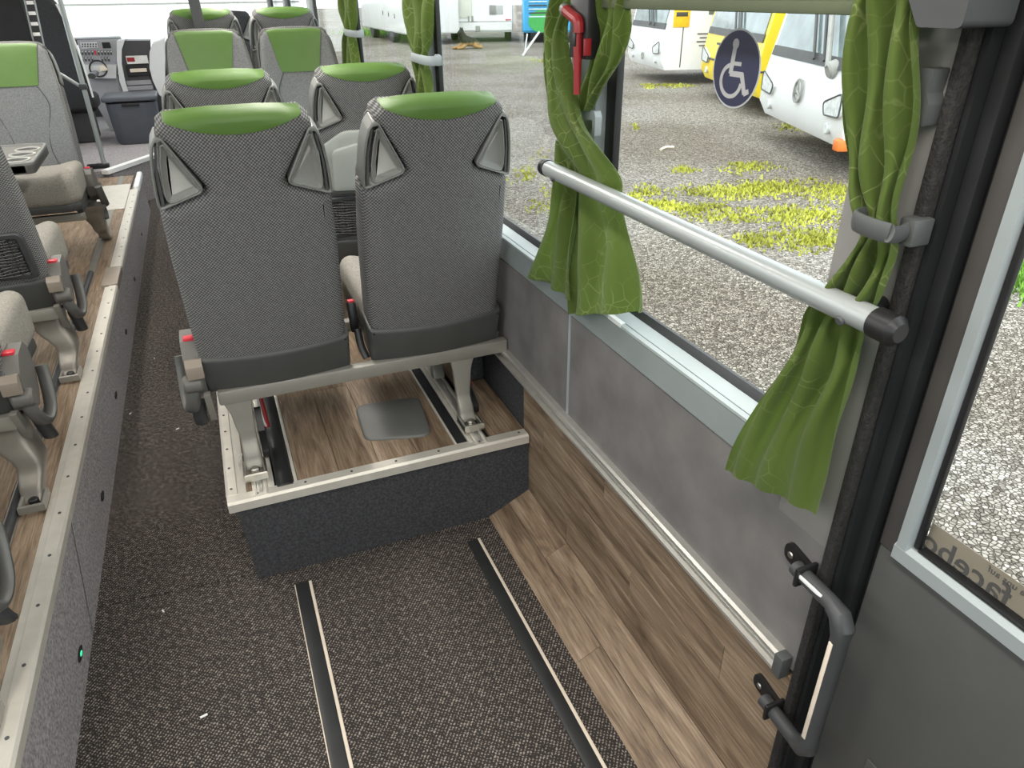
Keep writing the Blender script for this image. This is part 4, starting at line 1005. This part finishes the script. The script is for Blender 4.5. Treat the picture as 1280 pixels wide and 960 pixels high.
# ------------------------------------------------------------------ emergency hammer
t = thing('emergency_hammer', 'red emergency hammer in its holder between the curtain folds', 'hammer', (0, 0, 0))
xh = .735
A0, A1, A2 = onx(709, 14, xh), onx(723, 27, xh), onx(721, 118, xh)
obj('shaft', tube(nb(), [A1, A1.lerp(A2, .5), A2], [.010, .009, .007], 10, True, (.8, 1)), 'red_plastic', t)
obj('hammer_head', tube(nb(), curve([A0+Vector((0, .006, .004)), A0, A0.lerp(A1, .5), A1, A1+Vector((0, -.004, -.02))], 4), [.011]*17, 10), 'red_plastic', t)
obj('head_cap', cyl(nb(), A0+Vector((0, .004, .0)), A0+Vector((0, .018, .006)), .0115, 12, .002), 'handle_grey', t)
hold = onx(733, 40, .757)
obj('holder', B((.742, hold.y-.03, hold.z-.05), (.775, hold.y+.05, hold.z+.075), .005), 'black_plastic', t)
obj('holder_tab', B((.735, hold.y-.035, hold.z-.042), (.752, hold.y-.030, hold.z-.01), .002), 'red_plastic', t)
obj('grip_rib', B((xh-.010, A1.y-.006, A1.z-.045), (xh-.006, A1.y+.006, A1.z-.02), .001), 'black_plastic', t)

# ------------------------------------------------------------------ wheelchair sticker on the near window
mat('sticker_blue', (.018, .020, .055), .5, var=.05); mat('sticker_grey', (.36, .36, .37), .55, var=.03); mat('sticker_rim', (.40, .41, .43), .5)
cs = onx(920, 86.5, XG-.001); RS = .0605*1.03
ws_ = thing('wheelchair_sticker', 'round dark blue wheelchair sticker on the near window glass', 'sticker', cs)
circ = lambda r, n=48: [(r*math.cos(2*PI*i/n), r*math.sin(2*PI*i/n)) for i in range(n)]
obj('rim', prism(nb(), circ(RS), YZX, -.0006, 0), 'sticker_rim', ws_, smooth=False)
obj('disc', prism(nb(), circ(RS*.95), YZX, -.0012, -.0006), 'sticker_blue', ws_, smooth=False)
# the symbol faces the viewer inside: picture right is -y
S_ = RS/100.0
def sy(pts): return ccw([(-a*S_, b*S_) for a, b in pts])
SYF = lambda a, b, d: (d, a, b)
sym = nb(); LV = [0.0]
def stroke(pts, w):
    for p, q in zip(pts, pts[1:]):
        LV[0] += 1.2e-5
        p, q = Vector(p), Vector(q); n_ = Vector((-(q-p).y, (q-p).x)).normalized()*w/2; e = (q-p).normalized()*(w*.04); p = p-e; q = q+e
        prism(sym, sy([tuple(p-n_), tuple(q-n_), tuple(q+n_), tuple(p+n_)]), SYF, -.0018-LV[0], -.0012)
prism(sym, sy([(-10+13*math.cos(2*PI*i/24), 62+13*math.sin(2*PI*i/24)) for i in range(24)]), SYF, -.0018, -.0012)
stroke([(-12, 50), (-18, -12)], 16); stroke([(-20, -12), (34, -12)], 14)
stroke([(-18, 14), (22, 14)], 10); stroke([(30, -10), (50, -58)], 15); stroke([(48, -58), (66, -50)], 13)
arc = [(-12+44*math.cos(math.radians(a_)), -30+40*math.sin(math.radians(a_))) for a_ in range(105, 361, 8)]
stroke(arc, 11)
obj('wheelchair_symbol', sym, 'sticker_grey', ws_, smooth=False)

# ================================================================== OUTSIDE
def gravel():
    m = bpy.data.materials.new('gravel'); m.use_nodes = True; t = m.node_tree; b = t.nodes['Principled BSDF']
    b.inputs['Roughness'].default_value = .9; b.inputs['Specular IOR Level'].default_value = .2
    c = t.nodes.new('ShaderNodeTexCoord')
    v = t.nodes.new('ShaderNodeTexVoronoi'); v.feature = 'F1'; v.inputs['Scale'].default_value = 52
    e = t.nodes.new('ShaderNodeTexVoronoi'); e.feature = 'DISTANCE_TO_EDGE'; e.inputs['Scale'].default_value = 52
    for n in (v, e): t.links.new(c.outputs['Object'], n.inputs['Vector'])
    s = t.nodes.new('ShaderNodeSeparateColor'); t.links.new(v.outputs['Color'], s.inputs[0])
    r = t.nodes.new('ShaderNodeValToRGB'); el = r.color_ramp.elements
    el[0].position = 0; el[0].color = (.15, .13, .11, 1); el[1].position = 1; el[1].color = (.60, .56, .50, 1)
    q = el.new(.45); q.color = (.32, .295, .26, 1); q = el.new(.8); q.color = (.43, .40, .36, 1)
    t.links.new(s.outputs[0], r.inputs['Fac'])
    g = t.nodes.new('ShaderNodeValToRGB'); g.color_ramp.elements[0].position = .0; g.color_ramp.elements[0].color = (.30, .27, .25, 1); g.color_ramp.elements[1].position = .13; g.color_ramp.elements[1].color = (1, 1, 1, 1)
    t.links.new(e.outputs['Distance'], g.inputs['Fac'])
    mx = t.nodes.new('ShaderNodeMix'); mx.data_type = 'RGBA'; mx.blend_type = 'MULTIPLY'; mx.inputs['Factor'].default_value = 1
    t.links.new(r.outputs['Color'], mx.inputs['A']); t.links.new(g.outputs['Color'], mx.inputs['B'])
    # broad damp and earthy patches
    n = t.nodes.new('ShaderNodeTexNoise'); n.inputs['Scale'].default_value = .42; n.inputs['Detail'].default_value = 5
    t.links.new(c.outputs['Object'], n.inputs['Vector'])
    p = t.nodes.new('ShaderNodeValToRGB'); p.color_ramp.elements[0].position = .36; p.color_ramp.elements[0].color = (.60, .54, .47, 1); p.color_ramp.elements[1].position = .6; p.color_ramp.elements[1].color = (1, 1, 1, 1)
    t.links.new(n.outputs['Fac'], p.inputs['Fac'])
    m2 = t.nodes.new('ShaderNodeMix'); m2.data_type = 'RGBA'; m2.blend_type = 'MULTIPLY'; m2.inputs['Factor'].default_value = .8
    t.links.new(mx.outputs['Result'], m2.inputs['A']); t.links.new(p.outputs['Color'], m2.inputs['B']); t.links.new(m2.outputs['Result'], b.inputs['Base Color'])
    bp = t.nodes.new('ShaderNodeBump'); bp.inputs['Strength'].default_value = .9; bp.inputs['Distance'].default_value = .012
    t.links.new(g.outputs['Color'], bp.inputs['Height']); t.links.new(bp.outputs['Normal'], b.inputs['Normal'])
    M['gravel'] = m
gravel()
gr = struct('ground', B((-60, -40, GZ-.2), (80, 120, GZ)), 'gravel', smooth=False)

# grass and moss growing in the gravel
mat('grass_blades', (.40, .41, .05), .8, var=.35, vscale=2.5)
mat('grass_lawn', (.16, .33, .04), .8, var=.3, vscale=3)
def grass(name, label, spots, m, hgt):
    bm = nb()
    for px, py, rx, ry, n in spots:
        c = onz(px, py, GZ); ex = onz(px+rx, py, GZ)-c; ey = onz(px, py+ry, GZ)-c
        cl = [(random.gauss(0, .5), random.gauss(0, .5)) for _ in range(max(3, n//28))]
        for _ in range(int(n*(.45 if hgt < .05 else 1))):
            a, b = random.choice(cl); a += random.gauss(0, .24); b += random.gauss(0, .24)
            p = c + ex*a + ey*b; p.z = GZ
            h = hgt*random.uniform(.4, 1.2); w = .010+.010*random.random(); an = random.random()*6.3
            d = Vector((math.cos(an), math.sin(an), 0)); k = Vector((-d.y, d.x, 0))*random.uniform(-.8, .8)*h
            bm.faces.new((bm.verts.new(p-d*w), bm.verts.new(p+d*w), bm.verts.new(p+k+Vector((0, 0, h)))))
    o = obj(name, bm, m, None, smooth=False); tag(o, label, 'grass'); o['kind'] = 'stuff'; return o
grass('grass_tufts', 'yellow-green moss and grass growing in patches through the gravel', [(935, 208, 30, 7, 700), (905, 240, 60, 9, 1500), (975, 235, 55, 10, 1600), (1000, 270, 50, 12, 1600), (1020, 300, 45, 12, 1300), (960, 300, 50, 10, 700), (850, 212, 20, 5, 260), (830, 255, 35, 8, 500), (870, 262, 40, 8, 700), (800, 240, 25, 9, 400), (845, 107, 30, 3, 700), (815, 108, 12, 3, 250), (1005, 158, 35, 7, 800), (1040, 240, 30, 12, 900), (800, 158, 12, 4, 90), (660, 215, 25, 20, 300), (690, 250, 20, 20, 250), (680, 75, 30, 3, 400), (920, 270, 60, 12, 600)], 'grass_blades', .035)
grass('grass_verge', 'bright green grass verge seen through the door window', [(1285, 330, 30, 25, 4000), (1320, 300, 45, 30, 6000), (1300, 200, 40, 50, 5000)], 'grass_lawn', .06)
sk = onz(826, 187, GZ+.01); sk2 = onz(842, 184, GZ+.01)
tag(obj('stick', tube(nb(), curve([sk, (sk+sk2)/2+Vector((0, .03, .01)), sk2], 4), .018, 8), 'cream_tape'), 'pale stick lying on the gravel beyond the near window', 'stick')

# ---- parked coaches
mat('coach_white', (.80, .81, .81), .3, var=.02, coat=.3)
mat('coach_cream', (.74, .75, .68), .35, var=.03)
mat('coach_yellow', (.85, .64, .02), .35, var=.03)
mat('coach_blue', (.05, .36, .66), .35, var=.05)
mat('coach_red', (.33, .025, .035), .4, var=.1)
mat('coach_glass', (.13, .17, .17), .08, var=.5, vscale=2.2, spec=.8)
mat('tyre', (.02, .02, .02), .8); mat('lamp_clear', (.62, .64, .64), .15, var=.2, vscale=20); mat('sign_orange', (.85, .52, .03), .5)
mat('brake_red', (.5, .03, .03), .35); mat('plate_white', (.75, .75, .72), .5); mat('print_dark', (.06, .06, .06), .6); mat('plate_grey', (.28, .28, .26), .5)
mat('green_print', (.06, .40, .09), .5); mat('print_pale', (.55, .72, .78), .5); mat('orange_lamp', (.75, .18, .03), .4)

def coach_frame(name, label, left, right, width=None, group='parked coaches'):
    """origin midway along the visible end of the vehicle; local x to the picture's right, y into the vehicle"""
    u = (right-left); u.z = 0; u.normalize()
    w = width or (right-left).length
    c = right - u*w/2; c.z = GZ
    return thing(name, label, 'coach', c, math.atan2(u.y, u.x), group), w
def profile_body(t, w, prof, m, name='body', r=.06):
    return obj(name, prism(nb(), prof, lambda a, b, d: (d, a, b), -w/2, w/2, r, 3), m, t)
def wheel(t, x, y, r=.48, nm='wheel'):
    o = obj(nm, cyl(nb(), (x-.14, y, r), (x+.14, y, r), r, 24, .05), 'tyre', t)
    obj('rim', cyl(nb(), (x-.145, y, r), (x+.145, y, r), r*.55, 18, .01), 'plate_grey', o)
def slab(t, name, lo, hi, m, r=.01, par=None): return obj(name, B(lo, hi, r, 2), m, par or t)

def front_coach(name, label, left, right, width, m, ws0=1.12, L=9.0, slope=.30, extra=None, clear=.30, low=None):
    t, w = coach_frame(name, label, left, right, width)
    prof = [(.10, clear), (.0, clear+.18), (.02, .80), (.08, ws0), (.08+slope, 2.55), (.75, 2.95), (1.2, 3.05), (L, 3.05), (L, clear)]
    profile_body(t, w, prof, m)
    n = Vector((slope, 2.55-ws0)).normalized(); ny, nz_ = -n.y, n.x
    def on_ws(x0, x1, a, b, name, mm, lift=.0, th=.02, par=None):
        """a panel on the sloping screen from fraction a to b"""
        y0, z0 = .08+slope*a, ws0+(2.55-ws0)*a; y1, z1 = .08+slope*b, ws0+(2.55-ws0)*b
        k0, k1 = lift, lift+th
        return obj(name, prism(nb(), [(y0+ny*k0, z0+nz_*k0), (y1+ny*k0, z1+nz_*k0), (y1+ny*k1, z1+nz_*k1), (y0+ny*k1, z0+nz_*k1)], lambda p, q, d: (d, p, q), x0, x1), mm, par or t, smooth=False)
    s = on_ws(-w/2+.12, w/2-.12, .04, .97, 'windscreen', 'coach_glass')
    on_ws(-w/2+.08, w/2-.08, -.03, .05, 'cowl', 'print_dark', .004, .02)
    for sx in (-1, 1):
        obj('wiper', tube(nb(), [(sx*.15+.35, .08+ny*.05, ws0+.02), (sx*.15-.25, .08+slope*.45+ny*.05, ws0+(2.55-ws0)*.45)], .018, 8), 'print_dark', s)
    for sx in (-1, 1):
        hl = roundpoly([(sx*(w/2-.10), .86), (sx*(w/2-.55), .72), (sx*(w/2-.48), .60), (sx*(w/2-.10), .62)], .05, 3)
        o = obj('headlight', prism(nb(), ccw(hl), XZY, -.03, .1, .01), 'lamp_clear', t)
        obj('headlight_rim', tube(nb(), [(a, -.03, b) for a, b in hl+hl[:1]], .010, 6), 'print_dark', o)
        obj('fog_lamp', cyl(nb(), (sx*(w/2-.40), -.02, .47), (sx*(w/2-.40), .08, .47), .06, 14, .01), 'lamp_clear', t)
    for k in range(5):
        y0 = .95+k*1.55
        for sx in (-1, 1): slab(t, 'side_window', (sx*w/2-.012, y0, 1.35), (sx*w/2+.012, y0+1.45, 2.45), 'coach_glass', .004)
    for sx in (-1, 1):
        slab(t, 'door_line', (sx*w/2-.004, .42, clear+.05), (sx*w/2+.006, .44, 2.6), 'print_dark', .001)
        for y in (2.2, L-2.4): wheel(t, sx*(w/2-.12), y)
    return t, w
# white coach with orange notice
z_ = GZ+.30
t, w = front_coach('coach', 'white coach with orange notice, seen left of the wheelchair sticker', onz(784, 76, z_), onz(825, 88, z_), 2.5, 'coach_white')
slab(t, 'notice', (w/2, .20, 1.12), (w/2+.012, .55, 1.58), 'sign_orange', .002)
slab(t, 'notice_mark', (w/2+.012, .25, 1.32), (w/2+.016, .50, 1.40), 'print_dark', .001)
for k in range(4): slab(t, 'print_line', (w/2, .75+.06*(k % 2), .98-.075*k), (w/2+.010, 1.45, 1.0-.075*k), 'print_dark', .001)
slab(t, 'side_marker', (w/2, 1.15, .54), (w/2+.012, 1.35, .60), 'orange_lamp', .004)
obj('emblem', lathe(nb(), [(.055, 0), (.075, 0), (.075, .02), (.055, .02)], axis_m((0, -.01, .50), (0, -1, 0)), 24, False), 'plate_grey', t)
# yellow and red bus
ty, w = front_coach('coach', 'yellow bus with dark red window band, half behind the wheelchair sticker', onz(864, 92, z_), onz(941, 123, z_), 3.2, 'coach_yellow')
for sx in (-1, 1): slab(ty, 'red_band', (sx*w/2-.008, .45, 1.22), (sx*w/2+.008, 8.9, 2.55), 'coach_red', .002)
slab(ty, 'bumper_gap', (-w/2-.006, -.012, .66), (w/2+.006, 1.2, .69), 'print_dark', .002)
slab(ty, 'number_plate', (-.55, -.030, .38), (-.10, -.01, .52), 'plate_white', .003); slab(ty, 'plate_digits', (-.50, -.034, .41), (-.20, -.029, .49), 'print_dark', .001)
for k in range(2): slab(ty, 'print_line', (-.70+.1*k, -.006, .93-.09*k), (.15, .03, .965-.09*k), 'print_dark', .001)
text_mesh('side_lettering', 'G', .26, 'print_dark', ty, Matrix(((0, 0, 1, w/2+.004), (1, 0, 0, .95), (0, 1, 0, .95), (0, 0, 0, 1))))
text_mesh('side_lettering', 'C', .20, 'print_dark', ty, Matrix(((0, 0, 1, w/2+.004), (1, 0, 0, .95), (0, 1, 0, .72), (0, 0, 0, 1))))
# white bus with star emblem
tm, w = front_coach('coach', 'white bus with round star emblem and big wiper, nearest of the parked coaches', onz(957, 146, z_), onz(1048, 190, z_), 2.75, 'coach_white', 1.08, 9, .34)
obj('emblem', lathe(nb(), [(.11, 0), (.135, 0), (.135, .025), (.11, .025)], axis_m((.0, -.0, .74), (0, -1, .05)), 28, False), 'plate_grey', tm)
for k in range(3):
    a_ = PI/2+k*2*PI/3; obj('emblem_spoke', tube(nb(), [(0, -.02, .74), (.118*math.cos(a_), -.02, .74+.118*math.sin(a_))], [.022, .006], 6), 'plate_grey', tm)
obj('wiper_motor', cyl(nb(), (.75, -.02, 1.02), (.75, .10, 1.06), .09, 14, .02), 'plate_grey', tm)
obj('wiper_arm', tube(nb(), [(.75, -.02, 1.06), (.25, .12, 1.62)], .03, 8), 'plate_grey', tm)
obj('corner_lamp', B((w/2-.12, -.03, .30), (w/2+.01, .10, .42), .02), 'orange_lamp', tm)

# white coach seen from behind, blue coach beside it, with the dog in front
z2 = GZ+.38
tb_, w = coach_frame('coach', 'white coach seen from behind with grey plate, dog lying in front', onz(550, 41, z2), onz(640, 40, z2), 2.7)
profile_body(tb_, w, [(.06, .38), (0, .46), (0, 1.0), (.05, 2.9), (.5, 3.1), (4, 3.1), (4, .38)], 'coach_white', r=.08)
slab(tb_, 'rear_panel', (-w/2+.35, -.02, .92), (-.25, .02, 2.3), 'coach_cream', .05)
slab(tb_, 'number_plate', (.45, -.03, 1.02), (1.0, .02, 1.35), 'plate_grey', .01)
slab(tb_, 'bumper_line', (-w/2, -.015, .76), (w/2, .01, .78), 'plate_grey', .002)
for sx in (-1, 1): slab(tb_, 'tail_light', (sx*(w/2-.15)-.12, -.03, .80), (sx*(w/2-.15)+.12, .02, .86), 'brake_red', .008)
slab(tb_, 'tow_hitch', (-.12, -.06, .40), (.06, .02, .62), 'plate_grey', .02)
slab(tb_, 'hinge', (-.42, -.04, .78), (-.36, 0, .98), 'plate_grey', .006); slab(tb_, 'hinge', (-.28, -.04, .78), (-.2, 0, .98), 'plate_grey', .006)
for sx in (-1, 1): wheel(tb_, sx*(w/2-.2), 2.0)
tl_, w = coach_frame('coach', 'blue coach with green circle and printed lines, right of the dog', onz(646, 41, z2), onz(735, 40, z2), 2.6)
profile_body(tl_, w, [(.06, .38), (0, .46), (0, 1.0), (.05, 2.9), (.5, 3.1), (9, 3.1), (9, .38)], 'coach_blue', r=.08)
obj('green_disc', prism(nb(), [(-.52+.55*math.cos(2*PI*i/28), .78+.40*math.sin(2*PI*i/28)) for i in range(28)], XZY, -.02, .02), 'green_print', tl_)
for k in range(7): slab(tl_, 'print_line', (-1.05, -.028, .92+.13*k), (-.35, -.02, .965+.13*k), 'print_dark' if k % 2 else 'print_pale', .001)
for k in range(2): slab(tl_, 'tail_light', (-.08, -.04, 1.15+.28*k), (.18, .02, 1.40+.28*k), 'brake_red', .02)
for sx in (-1, 1): wheel(tl_, sx*(w/2-.2), 2.0)
# white coach seen from its side through the far windows
ts, w = coach_frame('coach', 'long white coach side-on beyond the far curtains, green verge beneath', onz(440, 31, z2), onz(507, 44, z2), 9.0)
obj('body', B((-w/2, 0, .38), (w/2, 2.2, 3.0), .08, 3), 'coach_white', ts)
for k in range(6): slab(ts, 'side_window', (-w/2+.4+1.4*k, -.012, 1.6), (-w/2+1.6+1.4*k, .02, 2.6), 'coach_glass', .01)
for k in range(3): slab(ts, 'flap_lock', (.6+1.1*k, -.02, 1.0-.04*k), (.66+1.1*k, .01, 1.16-.04*k), 'print_dark', .01)
for x in (-w/2+2.2, w/2-2.6): o = obj('wheel', cyl(nb(), (x, .02, .48), (x, .30, .48), .48, 24, .04), 'tyre', ts)
# white coach close ahead of the windscreen
ta = thing('coach', 'big white coach filling the windscreen ahead', 'coach', (-.6, 17.5, GZ), 0, 'parked coaches')
obj('body', B((-8.5, 0, .35), (3.0, 2.5, 3.2), .1, 3), 'coach_white', ta)
slab(ta, 'body_line', (-8.4, -.012, 1.66), (2.9, .01, 1.69), 'plate_grey', .003)
for x in (-6.2, 1.0): obj('wheel', cyl(nb(), (x, .02, .48), (x, .30, .48), .48, 24, .04), 'tyre', ta)
# low green bush strip in front of the side-on coach
gp = onz(480, 44, GZ)
grass('hedge_grass', 'dark green grass strip under the side-on white coach', [(485, 42, 45, 3, 2500), (520, 48, 25, 3, 1200)], 'grass_lawn', .22)
# trailer prop: two pale rods leaning by the blue coach
e0, e1, e2 = onz(653, 70, GZ), ony(674, 40, onz(653, 70, GZ).y+.4), ony(659, 42, onz(653, 70, GZ).y+.2)
t = thing('trailer_prop', 'thin pale leaning prop rods standing on gravel before blue coach', 'prop', e0)
obj('rod', tube(nb(), [(0, 0, 0), e1-e0], .035, 8), 'lamp_clear', t)
obj('rod', tube(nb(), [(.12, .1, .05), e2-e0], .025, 8), 'lamp_clear', t)

# ---- the dog: one skinned body lying down, head up
def fur():
    m = bpy.data.materials.new('dog_fur'); m.use_nodes = True; t = m.node_tree; b = t.nodes['Principled BSDF']; b.inputs['Roughness'].default_value = .9
    c = t.nodes.new('ShaderNodeTexCoord'); s = t.nodes.new('ShaderNodeSeparateXYZ'); n = t.nodes.new('ShaderNodeTexNoise'); n.inputs['Scale'].default_value = 9
    t.links.new(c.outputs['Object'], s.inputs[0]); t.links.new(c.outputs['Object'], n.inputs['Vector'])
    f = math_node(t, 'ADD', s.outputs[2], math_node(t, 'MULTIPLY', math_node(t, 'SUBTRACT', n.outputs['Fac'], .5), .16))
    r = t.nodes.new('ShaderNodeValToRGB'); r.color_ramp.elements[0].position = .17; r.color_ramp.elements[0].color = (.36, .21, .085, 1); r.color_ramp.elements[1].position = .23; r.color_ramp.elements[1].color = (.022, .020, .018, 1)
    t.links.new(f, r.inputs['Fac']); t.links.new(r.outputs['Color'], b.inputs['Base Color']); M['dog_fur'] = m
fur()
dg = onz(584, 61, GZ)
dog = thing('dog', 'tan and black shepherd dog lying on the gravel with ears up', 'dog', dg, math.radians(12))
V = [(.30, .12, .20), (.12, .06, .24), (-.10, .0, .27), (-.22, -.04, .40), (-.27, -.06, .56), (-.36, -.10, .56), (-.46, -.14, .52),      # hips, belly, chest, neck, skull, muzzle, nose
     (-.12, -.12, .16), (-.30, -.18, .06), (-.55, -.22, .045),      # near foreleg
     (-.14, .10, .16), (-.34, .06, .06), (-.60, .04, .045),         # far foreleg
     (.38, -.06, .16), (.20, -.16, .10), (.36, -.22, .05), (.52, -.22, .04),      # near hind leg: thigh, knee forward, hock back, paw
     (.46, .16, .12), (.62, .20, .05), (.80, .22, .04),            # tail
     (-.245, -.10, .64), (-.235, -.115, .72), (-.255, -.01, .64), (-.250, .005, .72)]   # ears
E_ = [(0,1),(1,2),(2,3),(3,4),(4,5),(5,6),(2,7),(7,8),(8,9),(2,10),(10,11),(11,12),(0,13),(13,14),(14,15),(15,16),(0,17),(17,18),(18,19),(4,20),(20,21),(4,22),(22,23)]
RR = [.15,.15,.165,.10,.095,.06,.04,.07,.05,.04,.07,.05,.04,.11,.07,.045,.04,.05,.05,.03,.042,.010,.042,.010]
me = bpy.data.meshes.new('body'); me.from_pydata(V, E_, [])
bo = bpy.data.objects.new('body', me); COL.objects.link(bo); bo.parent = dog
md = bo.modifiers.new('skin', 'SKIN')
for i, r_ in enumerate(RR): me.skin_vertices[0].data[i].radius = (r_*1.15, r_*1.15)
me.skin_vertices[0].data[0].use_root = True
bo.modifiers.new('sub', 'SUBSURF').levels = 2; bo.modifiers['sub'].render_levels = 2
me.materials.append(M['dog_fur'])
for p in ((-.34, -.155, .59), (-.345, -.06, .595)):
    lathe_b = cyl(nb(), p, Vector(p)+Vector((-.012, -.008, .002)), .014, 8, .003); obj('eye', lathe_b, 'black_plastic', dog)
obj('nose', B((-.505, -.165, .515), (-.475, -.125, .545), .008), 'black_plastic', dog)
